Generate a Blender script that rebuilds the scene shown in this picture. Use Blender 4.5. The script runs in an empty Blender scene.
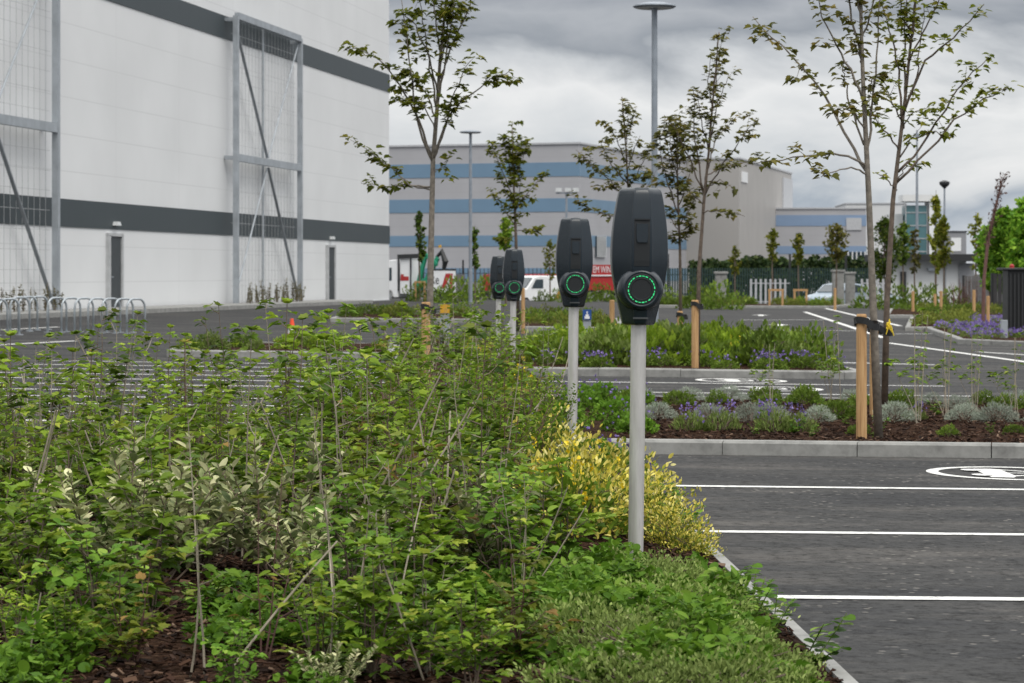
import bpy, math, random
from mathutils import Vector, Matrix, noise
R = math.radians
random.seed(7)
S = bpy.context.scene
COL = S.collection
F, H, HY, CX = 2500.0, 1.28, 272.0, 512.0        # focal length in pixels, eye height, horizon row

# ------------------------------------------------------------------ ground shape
def gz(x, y):
    z = -0.014 * max(-30.0, min(30.0, x))
    t = max(0.0, min(1.0, (y - 112.0) / 50.0))
    return z - 1.0 * t * t * (3 - 2 * t)
def at(px, Y, py=None, z=None):
    x = (px - CX) / F * Y
    if z is None: z = H - (py - HY) / F * Y
    return Vector((x, Y, z))
def gp(px, py, dz=0.0):                            # pixel -> point on the ground
    Y = 20.0
    for _ in range(60):
        x = (px - CX) / F * Y
        Y = 0.5 * Y + 0.5 * F * (H - gz(x, Y) - dz) / max(4.0, py - HY)
    x = (px - CX) / F * Y
    return Vector((x, Y, gz(x, Y) + dz))
def LG(u, v, dz=0.0):                              # car park grid: u across to the right, v away from the camera
    x = 0.952 + u - 0.0366 * v; y = 11.84 + 0.0366 * u + v
    return Vector((x, y, gz(x, y) + dz))

# ------------------------------------------------------------------ materials
def mat(name): 
    m = bpy.data.materials.new(name); m.use_nodes = True
    nt = m.node_tree; b = nt.nodes['Principled BSDF']
    return m, nt, b
def node(nt, typ, **kw):
    n = nt.nodes.new(typ)
    for k, v in kw.items():
        if k in n.inputs: n.inputs[k].default_value = v
        else: setattr(n, k, v)
    return n
def ramp(nt, stops):
    r = nt.nodes.new('ShaderNodeValToRGB'); cr = r.color_ramp
    while len(cr.elements) < len(stops): cr.elements.new(0.5)
    for e, (p, c) in zip(cr.elements, stops):
        e.position = p; e.color = (*c, 1)
    return r
def simple(name, col, rough=0.6, metal=0.0, var=0.12, scale=6.0, bump=0.0, bscale=60.0, spec=0.5):
    m, nt, b = mat(name); L = nt.links
    tc = node(nt, 'ShaderNodeTexCoord'); nz = node(nt, 'ShaderNodeTexNoise', Scale=scale, Detail=6.0)
    L.new(tc.outputs['Object'], nz.inputs['Vector'])
    lo = tuple(c * (1 - var) for c in col); hi = tuple(min(1, c * (1 + var)) for c in col)
    r = ramp(nt, [(0.3, lo), (0.7, hi)])
    L.new(nz.outputs['Fac'], r.inputs['Fac']); L.new(r.outputs['Color'], b.inputs['Base Color'])
    b.inputs['Roughness'].default_value = rough; b.inputs['Metallic'].default_value = metal
    b.inputs['Specular IOR Level'].default_value = spec
    if bump > 0:
        n2 = node(nt, 'ShaderNodeTexNoise', Scale=bscale, Detail=8.0); bp = node(nt, 'ShaderNodeBump', Strength=bump, Distance=0.01)
        L.new(tc.outputs['Object'], n2.inputs['Vector']); L.new(n2.outputs['Fac'], bp.inputs['Height']); L.new(bp.outputs['Normal'], b.inputs['Normal'])
    return m
def leafmat(name, stops, trans=0.36, rough=0.6):
    m, nt, b = mat(name); L = nt.links
    a = node(nt, 'ShaderNodeAttribute', attribute_name='rnd')
    r = ramp(nt, stops); L.new(a.outputs['Fac'], r.inputs['Fac'])
    oi = node(nt, 'ShaderNodeObjectInfo')
    hs = node(nt, 'ShaderNodeHueSaturation')
    mr = node(nt, 'ShaderNodeMapRange'); mr.inputs['To Min'].default_value = 0.62; mr.inputs['To Max'].default_value = 1.12
    L.new(oi.outputs['Random'], mr.inputs['Value']); L.new(mr.outputs['Result'], hs.inputs['Value'])
    L.new(r.outputs['Color'], hs.inputs['Color'])
    L.new(hs.outputs['Color'], b.inputs['Base Color'])
    b.inputs['Roughness'].default_value = max(rough, .6); b.inputs['Specular IOR Level'].default_value = 0.13
    t = node(nt, 'ShaderNodeBsdfTranslucent'); L.new(hs.outputs['Color'], t.inputs['Color'])
    mx = node(nt, 'ShaderNodeMixShader', Fac=trans)
    L.new(b.outputs[0], mx.inputs[1]); L.new(t.outputs[0], mx.inputs[2])
    L.new(mx.outputs[0], nt.nodes['Material Output'].inputs['Surface'])
    return m
M = {}
def asphalt():
    m, nt, b = mat('asphalt'); L = nt.links
    tc = node(nt, 'ShaderNodeTexCoord')
    big = node(nt, 'ShaderNodeTexNoise', Scale=0.55, Detail=7.0, Roughness=0.65)
    mp = node(nt, 'ShaderNodeMapping'); mp.inputs['Scale'].default_value = (0.7, 2.2, 1)
    L.new(tc.outputs['Object'], mp.inputs['Vector']); L.new(mp.outputs[0], big.inputs['Vector'])
    r1 = ramp(nt, [(0.34, (0.038, 0.039, 0.042)), (0.52, (0.058, 0.058, 0.058)), (0.66, (0.100, 0.095, 0.090))])
    L.new(big.outputs['Fac'], r1.inputs['Fac'])
    fine = node(nt, 'ShaderNodeTexNoise', Scale=17.0, Detail=7.0, Roughness=0.85)
    L.new(tc.outputs['Object'], fine.inputs['Vector'])
    r2 = ramp(nt, [(0.38, (0.25, 0.25, 0.25)), (0.46, (0.68, 0.68, 0.68)), (0.53, (0.85, 0.85, 0.85)), (0.62, (1.0, 1.0, 1.0))])
    L.new(fine.outputs['Fac'], r2.inputs['Fac'])
    mx = node(nt, 'ShaderNodeMix', data_type='RGBA', blend_type='MULTIPLY'); mx.inputs[0].default_value = 1.0
    L.new(r1.outputs['Color'], mx.inputs[6]); L.new(r2.outputs['Color'], mx.inputs[7])
    v = node(nt, 'ShaderNodeTexVoronoi', Scale=13.0); L.new(tc.outputs['Object'], v.inputs['Vector'])
    r3 = ramp(nt, [(0.15, (1, 1, 1)), (0.21, (0, 0, 0))]); L.new(v.outputs['Distance'], r3.inputs['Fac'])
    n3 = node(nt, 'ShaderNodeTexNoise', Scale=1.3, Detail=3.0); L.new(tc.outputs['Object'], n3.inputs['Vector'])
    r4 = ramp(nt, [(0.44, (0, 0, 0)), (0.62, (0.9, 0.9, 0.9))]); L.new(n3.outputs['Fac'], r4.inputs['Fac'])
    mu = node(nt, 'ShaderNodeMath', operation='MULTIPLY'); L.new(r3.outputs['Color'], mu.inputs[0]); L.new(r4.outputs['Color'], mu.inputs[1])
    mx2 = node(nt, 'ShaderNodeMix', data_type='RGBA'); L.new(mu.outputs[0], mx2.inputs[0]); L.new(mx.outputs[2], mx2.inputs[6])
    mx2.inputs[7].default_value = (0.19, 0.18, 0.165, 1)
    L.new(mx2.outputs[2], b.inputs['Base Color']); b.inputs['Roughness'].default_value = 0.95; b.inputs['Specular IOR Level'].default_value = 0.15
    bp = node(nt, 'ShaderNodeBump', Strength=0.6, Distance=0.006); L.new(fine.outputs['Fac'], bp.inputs['Height']); L.new(bp.outputs[0], b.inputs['Normal'])
    return m
M['asphalt'] = asphalt()
def paint():
    m, nt, b = mat('road paint'); L = nt.links
    tc = node(nt, 'ShaderNodeTexCoord'); n = node(nt, 'ShaderNodeTexNoise', Scale=22.0, Detail=8.0, Roughness=0.75)
    L.new(tc.outputs['Object'], n.inputs['Vector'])
    r = ramp(nt, [(0.34, (0.16, 0.155, 0.15)), (0.43, (0.52, 0.52, 0.50)), (0.58, (0.72, 0.72, 0.70))])
    L.new(n.outputs['Fac'], r.inputs['Fac']); L.new(r.outputs['Color'], b.inputs['Base Color']); b.inputs['Roughness'].default_value = 0.6
    return m
M['paint'] = paint()
def concrete(name, col):
    m, nt, b = mat(name); L = nt.links
    tc = node(nt, 'ShaderNodeTexCoord'); n = node(nt, 'ShaderNodeTexNoise', Scale=5.0, Detail=9.0, Roughness=0.7)
    L.new(tc.outputs['Object'], n.inputs['Vector'])
    r = ramp(nt, [(0.3, tuple(c * .6 for c in col)), (0.5, col), (0.72, tuple(c * 1.3 for c in col))])
    L.new(n.outputs['Fac'], r.inputs['Fac']); L.new(r.outputs['Color'], b.inputs['Base Color']); b.inputs['Roughness'].default_value = 0.85
    bp = node(nt, 'ShaderNodeBump', Strength=0.4, Distance=0.01); L.new(n.outputs['Fac'], bp.inputs['Height']); L.new(bp.outputs[0], b.inputs['Normal'])
    return m
M['concrete'] = concrete('kerb concrete', (0.235, 0.235, 0.225))
M['gabion'] = concrete('stone pier', (0.22, 0.22, 0.21))
def mulch():
    m, nt, b = mat('bark mulch'); L = nt.links
    tc = node(nt, 'ShaderNodeTexCoord')
    v = node(nt, 'ShaderNodeTexVoronoi', Scale=38.0); n = node(nt, 'ShaderNodeTexNoise', Scale=9.0, Detail=5.0)
    mp = node(nt, 'ShaderNodeMapping'); mp.inputs['Scale'].default_value = (1, 1.7, 1); mp.inputs['Rotation'].default_value = (0, 0, 0.6)
    L.new(tc.outputs['Object'], mp.inputs['Vector']); L.new(mp.outputs[0], v.inputs['Vector']); L.new(tc.outputs['Object'], n.inputs['Vector'])
    r = ramp(nt, [(0.0, (0.012, 0.007, 0.005)), (0.45, (0.045, 0.024, 0.015)), (0.8, (0.08, 0.044, 0.028)), (1.0, (0.14, 0.09, 0.06))])
    L.new(v.outputs['Color'], r.inputs['Fac'])
    mx = node(nt, 'ShaderNodeMix', data_type='RGBA', blend_type='MULTIPLY'); mx.inputs[0].default_value = 0.5
    L.new(r.outputs['Color'], mx.inputs[6]); L.new(n.outputs['Fac'], mx.inputs[7])
    L.new(mx.outputs[2], b.inputs['Base Color']); b.inputs['Roughness'].default_value = 1.0; b.inputs['Specular IOR Level'].default_value = 0.05
    bp = node(nt, 'ShaderNodeBump', Strength=1.0, Distance=0.02); L.new(v.outputs['Distance'], bp.inputs['Height']); L.new(bp.outputs[0], b.inputs['Normal'])
    return m
M['mulch'] = mulch()
M['chip'] = leafmat('bark chips', [(0, (0.014, 0.007, 0.0045)), (0.5, (0.050, 0.024, 0.015)), (0.85, (0.105, 0.055, 0.034)), (1, (0.27, 0.185, 0.13))], trans=0.0, rough=0.85)
def cladding(name, col, seam_z=1.0, seam_y=0.0, dark=0.72, rib=0.0, axis='Y', zoff=0.0):
    """metal cladding: narrow joints every seam_z metres of height, optional upright joints / ribs"""
    m, nt, b = mat(name); L = nt.links
    tc = node(nt, 'ShaderNodeTexCoord'); sp = node(nt, 'ShaderNodeSeparateXYZ'); L.new(tc.outputs['Object'], sp.inputs[0])
    def line(out, period, width):
        d = node(nt, 'ShaderNodeMath', operation='PINGPONG'); ad = node(nt, 'ShaderNodeMath', operation='ADD'); ad.inputs[1].default_value = 500.0 * period + zoff
        L.new(out, ad.inputs[0]); L.new(ad.outputs[0], d.inputs[0]); d.inputs[1].default_value = period / 2
        c = node(nt, 'ShaderNodeMath', operation='LESS_THAN'); L.new(d.outputs[0], c.inputs[0]); c.inputs[1].default_value = width
        return c.outputs[0]
    masks = [line(sp.outputs['Z'], seam_z, 0.014)] if seam_z else []
    if seam_y: masks.append(line(sp.outputs[axis], seam_y, 0.012))
    n = node(nt, 'ShaderNodeTexNoise', Scale=0.35, Detail=5.0); L.new(tc.outputs['Object'], n.inputs['Vector'])
    r = ramp(nt, [(0.3, tuple(c * .95 for c in col)), (0.7, tuple(min(1, c * 1.04) for c in col))]); L.new(n.outputs['Fac'], r.inputs['Fac'])
    out = r.outputs['Color']
    for k in masks:
        mx = node(nt, 'ShaderNodeMix', data_type='RGBA'); L.new(k, mx.inputs[0]); L.new(out, mx.inputs[6])
        mx.inputs[7].default_value = (*[c * dark for c in col], 1); out = mx.outputs[2]
    L.new(out, b.inputs['Base Color']); b.inputs['Roughness'].default_value = 0.5
    if rib:
        w = node(nt, 'ShaderNodeTexWave', Scale=1.0 / rib, wave_type='BANDS', bands_direction=axis); L.new(tc.outputs['Object'], w.inputs['Vector'])
        bp = node(nt, 'ShaderNodeBump', Strength=0.25, Distance=0.03); L.new(w.outputs['Fac'], bp.inputs['Height']); L.new(bp.outputs[0], b.inputs['Normal'])
    return m
M['white_clad'] = cladding('white cladding', (0.67, 0.68, 0.69), 1.0, 6.0, 0.87)
M['dark_clad'] = cladding('dark grey cladding', (0.034, 0.046, 0.052), 0, 1.0, 0.8)
M['grey_clad'] = cladding('grey cladding', (0.36, 0.36, 0.38), 0.9, 0, 0.88, axis='X')
M['grey_dark_clad'] = cladding('darker grey cladding', (0.24, 0.245, 0.26), 0.9, 0, 0.9)
M['blue_clad'] = cladding('blue cladding', (0.135, 0.225, 0.325), 0, 0, 0.9)
M['pale_blue_clad'] = cladding('pale blue cladding', (0.19, 0.27, 0.40), 0, 0, 0.9)
M['beige_clad'] = cladding('beige grey cladding', (0.36, 0.345, 0.33), 0, 1.2, 0.93, axis='Y')
M['trim'] = simple('pale flashing', (0.42, 0.43, 0.45), 0.5)
M['galv'] = simple('galvanised steel', (0.35, 0.38, 0.41), 0.45, 0.35, 0.14, 3.0)
M['galv_dark'] = simple('weathered galvanised steel', (0.24, 0.26, 0.28), 0.5, 0.35, 0.15, 3.0)
M['wire'] = simple('steel wire', (0.42, 0.43, 0.44), 0.5, 0.3)
M['rack'] = simple('bright galvanised tube', (0.38, 0.42, 0.45), 0.4, 0.3)
M['lamp_grey'] = simple('lamp column paint', (0.24, 0.27, 0.31), 0.5, 0.2)
M['lamp_white'] = simple('lamp underside', (0.55, 0.57, 0.58), 0.5)
M['door'] = simple('dark door', (0.035, 0.042, 0.047), 0.5)
M['reveal'] = simple('door surround', (0.40, 0.41, 0.42), 0.6)
M['black'] = simple('black plastic', (0.012, 0.013, 0.014), 0.45)
M['blacksteel'] = simple('black steel', (0.02, 0.021, 0.023), 0.5)
M['greenfence'] = simple('dark green fence paint', (0.012, 0.035, 0.030), 0.5)
M['white'] = simple('white paint', (0.72, 0.73, 0.74), 0.45, var=0.05)
M['render'] = simple('white render', (0.66, 0.67, 0.67), 0.8, var=0.05, scale=0.8)
M['red'] = simple('red paint', (0.36, 0.022, 0.022), 0.45)
M['orange'] = simple('orange plastic', (0.80, 0.075, 0.025), 0.5, var=0.05)
M['green_paint'] = simple('green crane paint', (0.01, 0.22, 0.12), 0.45)
M['glass'] = simple('window glass', (0.03, 0.045, 0.055), 0.12, var=0.2, spec=0.8)
M['teal_glass'] = simple('teal tower glass', (0.07, 0.17, 0.19), 0.15, var=0.35, scale=0.25, spec=0.8)
M['tyre'] = simple('tyre rubber', (0.015, 0.015, 0.016), 0.8)
M['hub'] = simple('wheel rim', (0.35, 0.36, 0.37), 0.4, 0.5)
M['carpaint'] = simple('silver blue car paint', (0.30, 0.36, 0.42), 0.3, 0.2, 0.05)
M['bluesign'] = simple('blue sign face', (0.012, 0.06, 0.24), 0.5, var=0.05)
M['yellow'] = simple('yellow sign face', (0.55, 0.30, 0.02), 0.5, var=0.05)
M['orangewood'] = simple('orange skirt', (0.55, 0.24, 0.06), 0.7)
M['ribbon'] = simple('yellow ribbon', (0.75, 0.55, 0.03), 0.6)
M['bark'] = simple('young bark', (0.115, 0.088, 0.068), 0.85, 0, 0.35, 25.0, 0.5, 80)
M['bark_grey'] = simple('grey bark', (0.17, 0.15, 0.125), 0.85, 0, 0.35, 25.0, 0.5, 80)
M['twig'] = simple('thin brown stem', (0.13, 0.095, 0.07), 0.8, 0, 0.3, 12.0)
M['cane'] = simple('pale bare cane', (0.30, 0.26, 0.20), 0.75, 0, 0.3, 12.0)
M['redstem'] = simple('red brown stem', (0.12, 0.06, 0.05), 0.75, 0, 0.3, 12.0)
def wood():
    m, nt, b = mat('peeled timber'); L = nt.links
    tc = node(nt, 'ShaderNodeTexCoord'); mp = node(nt, 'ShaderNodeMapping'); mp.inputs['Scale'].default_value = (30, 30, 2)
    n = node(nt, 'ShaderNodeTexNoise', Scale=1.5, Detail=7.0, Roughness=0.65)
    L.new(tc.outputs['Object'], mp.inputs[0]); L.new(mp.outputs[0], n.inputs['Vector'])
    r = ramp(nt, [(0.25, (0.22, 0.115, 0.045)), (0.5, (0.44, 0.26, 0.115)), (0.75, (0.54, 0.36, 0.18))]); L.new(n.outputs['Fac'], r.inputs['Fac'])
    L.new(r.outputs['Color'], b.inputs['Base Color']); b.inputs['Roughness'].default_value = 0.75
    bp = node(nt, 'ShaderNodeBump', Strength=0.3, Distance=0.004); L.new(n.outputs['Fac'], bp.inputs['Height']); L.new(bp.outputs[0], b.inputs['Normal'])
    return m
M['wood'] = wood()
def brushed():
    m, nt, b = mat('brushed stainless steel'); L = nt.links
    tc = node(nt, 'ShaderNodeTexCoord'); mp = node(nt, 'ShaderNodeMapping'); mp.inputs['Scale'].default_value = (12, 12, 1.5)
    n = node(nt, 'ShaderNodeTexNoise', Scale=3.0, Detail=8.0, Roughness=0.7)
    L.new(tc.outputs['Object'], mp.inputs[0]); L.new(mp.outputs[0], n.inputs['Vector'])
    r = ramp(nt, [(0.3, (0.60, 0.58, 0.56)), (0.7, (0.80, 0.78, 0.76))]); L.new(n.outputs['Fac'], r.inputs['Fac'])
    L.new(r.outputs['Color'], b.inputs['Base Color']); b.inputs['Metallic'].default_value = 0.6; b.inputs['Roughness'].default_value = 0.3
    return m
M['steel'] = brushed()
M['charger'] = simple('charcoal plastic', (0.009, 0.016, 0.023), 0.27, 0, 0.12, 3.0, 0.08, 400, 0.5)
M['charger_panel'] = simple('black inset plastic', (0.010, 0.012, 0.014), 0.4, 0, 0.12, 3.0)
M['charger_mark'] = simple('grey badge print', (0.055, 0.06, 0.065), 0.45, 0, 0.05, 3.0)
def led():
    m, nt, b = mat('green led'); b.inputs['Base Color'].default_value = (0.02, 0.3, 0.1, 1)
    b.inputs['Emission Color'].default_value = (0.03, 0.72, 0.24, 1); b.inputs['Emission Strength'].default_value = 0.8
    return m
M['led'] = led()
G3 = lambda a, b, c, d: [(0.0, a), (0.4, b), (0.8, c), (1.0, d)]
M['leaf_mid'] = leafmat('mid green leaf', G3((0.046, 0.092, 0.009), (0.125, 0.220, 0.018), (0.215, 0.325, 0.030), (0.37, 0.42, 0.06)))
M['leaf_lime'] = leafmat('fresh green leaf', G3((0.080, 0.145, 0.010), (0.175, 0.280, 0.020), (0.275, 0.385, 0.034), (0.41, 0.46, 0.07)))
M['leaf_dark'] = leafmat('dark green leaf', G3((0.030, 0.064, 0.009), (0.070, 0.125, 0.015), (0.125, 0.190, 0.024), (0.20, 0.24, 0.045)))
M['leaf_red'] = leafmat('bronze tipped leaf', G3((0.050, 0.082, 0.009), (0.115, 0.160, 0.015), (0.19, 0.215, 0.026), (0.32, 0.20, 0.06)))
M['leaf_silver'] = leafmat('silver variegated leaf', G3((0.09, 0.13, 0.05), (0.22, 0.26, 0.11), (0.44, 0.46, 0.23), (0.68, 0.66, 0.40)), 0.2)
M['leaf_tree'] = leafmat('young tree leaf', G3((0.075, 0.100, 0.012), (0.145, 0.175, 0.018), (0.225, 0.250, 0.028), (0.33, 0.30, 0.05)), 0.5)
M['leaf_tree_dark'] = leafmat('bronze tree leaf', G3((0.060, 0.066, 0.018), (0.115, 0.120, 0.026), (0.175, 0.165, 0.036), (0.24, 0.19, 0.05)), 0.45)
M['leaf_bright'] = leafmat('bright green tree leaf', G3((0.06, 0.16, 0.015), (0.13, 0.28, 0.022), (0.22, 0.40, 0.035), (0.32, 0.48, 0.06)), 0.35)
M['leaf_yellow'] = leafmat('yellow variegated leaf', [(0, (0.07, 0.12, 0.02)), (0.42, (0.17, 0.23, 0.03)), (0.54, (0.58, 0.50, 0.06)), (0.80, (0.74, 0.65, 0.18)), (1, (0.80, 0.76, 0.44))], 0.22)
M['leaf_yellowgreen'] = leafmat('yellow green leaf', G3((0.07, 0.10, 0.02), (0.14, 0.18, 0.03), (0.24, 0.26, 0.05), (0.42, 0.38, 0.08)), 0.25)
M['leaf_hebe'] = leafmat('grey green fine leaf', G3((0.085, 0.130, 0.028), (0.165, 0.230, 0.055), (0.26, 0.33, 0.095), (0.38, 0.43, 0.17)), 0.2)
M['leaf_clover'] = leafmat('bright ground leaf', G3((0.045, 0.110, 0.010), (0.100, 0.210, 0.018), (0.165, 0.300, 0.030), (0.26, 0.38, 0.06)), 0.35)
M['leaf_santolina'] = leafmat('silver grey needle leaf', G3((0.20, 0.235, 0.185), (0.31, 0.355, 0.285), (0.42, 0.465, 0.39), (0.54, 0.57, 0.49)), 0.15)
M['leaf_mound'] = leafmat('mound green leaf', G3((0.055, 0.100, 0.014), (0.110, 0.180, 0.024), (0.170, 0.245, 0.036), (0.26, 0.32, 0.06)), 0.25)
M['hedge'] = leafmat('hedge leaf', G3((0.010, 0.022, 0.008), (0.022, 0.042, 0.012), (0.040, 0.068, 0.018), (0.07, 0.09, 0.03)), 0.2)
M['purple'] = leafmat('purple petal', G3((0.13, 0.09, 0.30), (0.23, 0.16, 0.46), (0.31, 0.23, 0.55), (0.42, 0.34, 0.66)), 0.25)
M['yellowpetal'] = leafmat('yellow petal', G3((0.55, 0.38, 0.01), (0.72, 0.52, 0.02), (0.8, 0.62, 0.03), (0.85, 0.7, 0.1)), 0.2)
M['orangeleaf'] = leafmat('orange dead leaf', G3((0.4, 0.12, 0.02), (0.55, 0.18, 0.03), (0.6, 0.25, 0.05), (0.65, 0.3, 0.06)), 0.3)
M['climber'] = leafmat('climber leaf', G3((0.06, 0.06, 0.035), (0.12, 0.12, 0.06), (0.19, 0.18, 0.09), (0.26, 0.22, 0.13)), 0.2)
M['brownleaf'] = leafmat('brown dead leaf', G3((0.06, 0.035, 0.03), (0.10, 0.055, 0.045), (0.14, 0.08, 0.065), (0.18, 0.11, 0.09)), 0.2)

# ------------------------------------------------------------------ mesh builder
LOBED = [(0.16, 0.03), (0.40, -0.04), (0.37, 0.16), (0.56, 0.34), (0.37, 0.41), (0.30, 0.55), (0.35, 0.70), (0.17, 0.72), (0.10, 0.87)]
MAPLE = [(0.20, -0.06), (0.42, 0.06), (0.50, 0.30), (0.40, 0.42), (0.46, 0.62), (0.24, 0.64), (0.12, 0.86)]
OVAL = [(0.14, 0.12), (0.24, 0.38), (0.20, 0.70), (0.08, 0.90)]
ROUND = [(0.26, 0.08), (0.46, 0.38), (0.40, 0.74), (0.18, 0.95)]
LANCE = [(0.09, 0.2), (0.11, 0.5), (0.06, 0.82)]
NEEDLE = [(0.07, 0.15), (0.06, 0.8)]
class MB:
    def __init__(s): s.v = []; s.f = []; s.r = []; s.mi = []
    def face(s, idx, r=0.5, mi=0): s.f.append(idx); s.r.append(r); s.mi.append(mi)
    def box(s, c, size, rot=None, mi=0, taper=1.0):
        c = Vector(c); hx, hy, hz = [k / 2 for k in size]; b = len(s.v)
        for z in (-1, 1):
            t = taper if z > 0 else 1.0
            for x, y in ((-1, -1), (1, -1), (1, 1), (-1, 1)):
                p = Vector((x * hx * t, y * hy * t, z * hz))
                if rot is not None: p = rot @ p
                s.v.append(c + p)
        for q in ((0, 3, 2, 1), (4, 5, 6, 7), (0, 1, 5, 4), (1, 2, 6, 5), (2, 3, 7, 6), (3, 0, 4, 7)):
            s.face(tuple(b + k for k in q), 0.5, mi)
    def bar(s, p, q, w, d=None, mi=0):
        p, q = Vector(p), Vector(q); d = d or w; ax = q - p
        rot = ax.to_track_quat('Z', 'Y').to_matrix()
        s.box((p + q) / 2, (w, d, ax.length), rot, mi)
    def tube(s, pts, radii, n=6, mi=0, r=0.5, cap=True):
        pts = [Vector(p) for p in pts]
        if not isinstance(radii, (list, tuple)): radii = [radii] * len(pts)
        rings = []; up = Vector((0.31, 0.17, 0.93))
        for i, p in enumerate(pts):
            t = (pts[min(i + 1, len(pts) - 1)] - pts[max(i - 1, 0)]).normalized()
            a = t.cross(up)
            if a.length < 1e-3: a = t.cross(Vector((1, 0, 0)))
            a.normalize(); bb = t.cross(a).normalized(); b0 = len(s.v)
            for k in range(n):
                an = 2 * math.pi * k / n
                s.v.append(p + (a * math.cos(an) + bb * math.sin(an)) * radii[i])
            rings.append(b0)
        for A, B in zip(rings, rings[1:]):
            for k in range(n):
                k2 = (k + 1) % n; s.face((A + k, A + k2, B + k2, B + k), r, mi)
        if cap:
            s.face(tuple(rings[-1] + k for k in range(n)), r, mi); s.face(tuple(rings[0] + k for k in reversed(range(n))), r, mi)
    def lathe(s, prof, n=24, c=(0, 0, 0), mi=0):
        c = Vector(c); rings = []
        for r, z in prof:
            b0 = len(s.v); rings.append(b0)
            for k in range(n):
                a = 2 * math.pi * k / n; s.v.append(c + Vector((r * math.cos(a), r * math.sin(a), z)))
        for A, B in zip(rings, rings[1:]):
            for k in range(n):
                k2 = (k + 1) % n; s.face((A + k, A + k2, B + k2, B + k), 0.5, mi)
        s.face(tuple(rings[-1] + k for k in range(n)), 0.5, mi); s.face(tuple(rings[0] + k for k in reversed(range(n))), 0.5, mi)
    def prism(s, pts, ext, mi=0):
        """outline pts (3D, planar) pushed along ext"""
        b = len(s.v); n = len(pts); ext = Vector(ext)
        for p in pts: s.v.append(Vector(p))
        for p in pts: s.v.append(Vector(p) + ext)
        s.face(tuple(range(b, b + n)), 0.5, mi); s.face(tuple(b + n + k for k in reversed(range(n))), 0.5, mi)
        for k in range(n):
            k2 = (k + 1) % n; s.face((b + k2, b + k, b + n + k, b + n + k2), 0.5, mi)
    def leaf(s, pos, d, nrm, size, shape=OVAL, r=None, fold=0.25, droop=0.25, wide=1.0, mi=0):
        if r is None: r = random.random()
        d = d.normalized(); x = d.cross(nrm)
        if x.length < 1e-4: x = d.orthogonal()
        x.normalize(); n = x.cross(d); b = len(s.v)
        def P(a, y): return pos + (x * (a * wide) + d * y + n * (abs(a) * fold - droop * y * y)) * size
        s.v.append(P(0, 0)); s.v.append(P(0, 0.5)); s.v.append(P(0, 1.0)); k = len(shape)
        for a, y in shape: s.v.append(P(a, y))
        for a, y in shape: s.v.append(P(-a, y))
        s.face((b, *range(b + 3, b + 3 + k), b + 2, b + 1), r, mi)
        s.face((b, b + 1, b + 2, *reversed(range(b + 3 + k, b + 3 + 2 * k))), min(1, r + 0.04), mi)
    def mesh(s, name, mats, smooth=False):
        me = bpy.data.meshes.new(name); me.from_pydata([tuple(p) for p in s.v], [], s.f)
        for m in (mats if isinstance(mats, (list, tuple)) else [mats]): me.materials.append(m)
        me.polygons.foreach_set('material_index', s.mi)
        a = me.attributes.new('rnd', 'FLOAT', 'FACE'); a.data.foreach_set('value', s.r)
        if smooth: me.polygons.foreach_set('use_smooth', [True] * len(s.f))
        me.update(); return me
    def build(s, name, mats, parent=None, smooth=False, bevel=0.0, loc=None):
        o = bpy.data.objects.new(name, s.mesh(name, mats, smooth)); COL.objects.link(o)
        if parent is not None: o.parent = parent
        if loc is not None: o.location = loc
        if bevel:
            b = o.modifiers.new('edge', 'BEVEL'); b.width = bevel; b.segments = 2; b.limit_method = 'ANGLE'; b.angle_limit = R(35)
        return o
def tag(o, label, cat, group=None, kind=None):
    if label: o['label'] = label
    if cat: o['category'] = cat
    if group: o['group'] = group
    if kind: o['kind'] = kind
    return o
def structure(o): o['kind'] = 'structure'; return o
def thing(name, loc, label, cat, group=None, rz=0.0):
    o = bpy.data.objects.new(name, None); COL.objects.link(o); o.location = loc; o.rotation_euler = (0, 0, rz); o.empty_display_size = 0.2
    return tag(o, label, cat, group)
KIDS = {}
def kids(o):
    if o.name not in KIDS: KIDS[o.name] = [c for c in bpy.data.objects if c.parent == o]
    return KIDS[o.name]
def copy_tree(o, loc=None, rz=None, scale=None, label=None, parent=None):
    c = o.copy(); COL.objects.link(c)
    if parent is not None: c.parent = parent
    if loc is not None: c.location = loc
    if rz is not None: c.rotation_euler = (0, 0, rz)
    if scale is not None: c.scale = (scale,) * 3 if isinstance(scale, float) else scale
    if label: c['label'] = label
    for k in kids(o): copy_tree(k, parent=c)
    return c
class Placer:
    """first placement moves the prototype itself, later ones copy it"""
    def __init__(s, proto): s.p = proto; s.used = False
    def put(s, loc, rz=0.0, scale=1.0, label=None):
        if s.used: return copy_tree(s.p, loc, rz, scale, label)
        s.used = True; kids(s.p); [kids(k) for k in kids(s.p)]
        s.p.location = loc; s.p.rotation_euler = (0, 0, rz); s.p.scale = (scale,) * 3
        if label: s.p['label'] = label
        return s.p
U = random.uniform
def rdir(): 
    while True:
        v = Vector((U(-1, 1), U(-1, 1), U(-1, 1)))
        if 0.05 < v.length < 1: return v.normalized()

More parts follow.
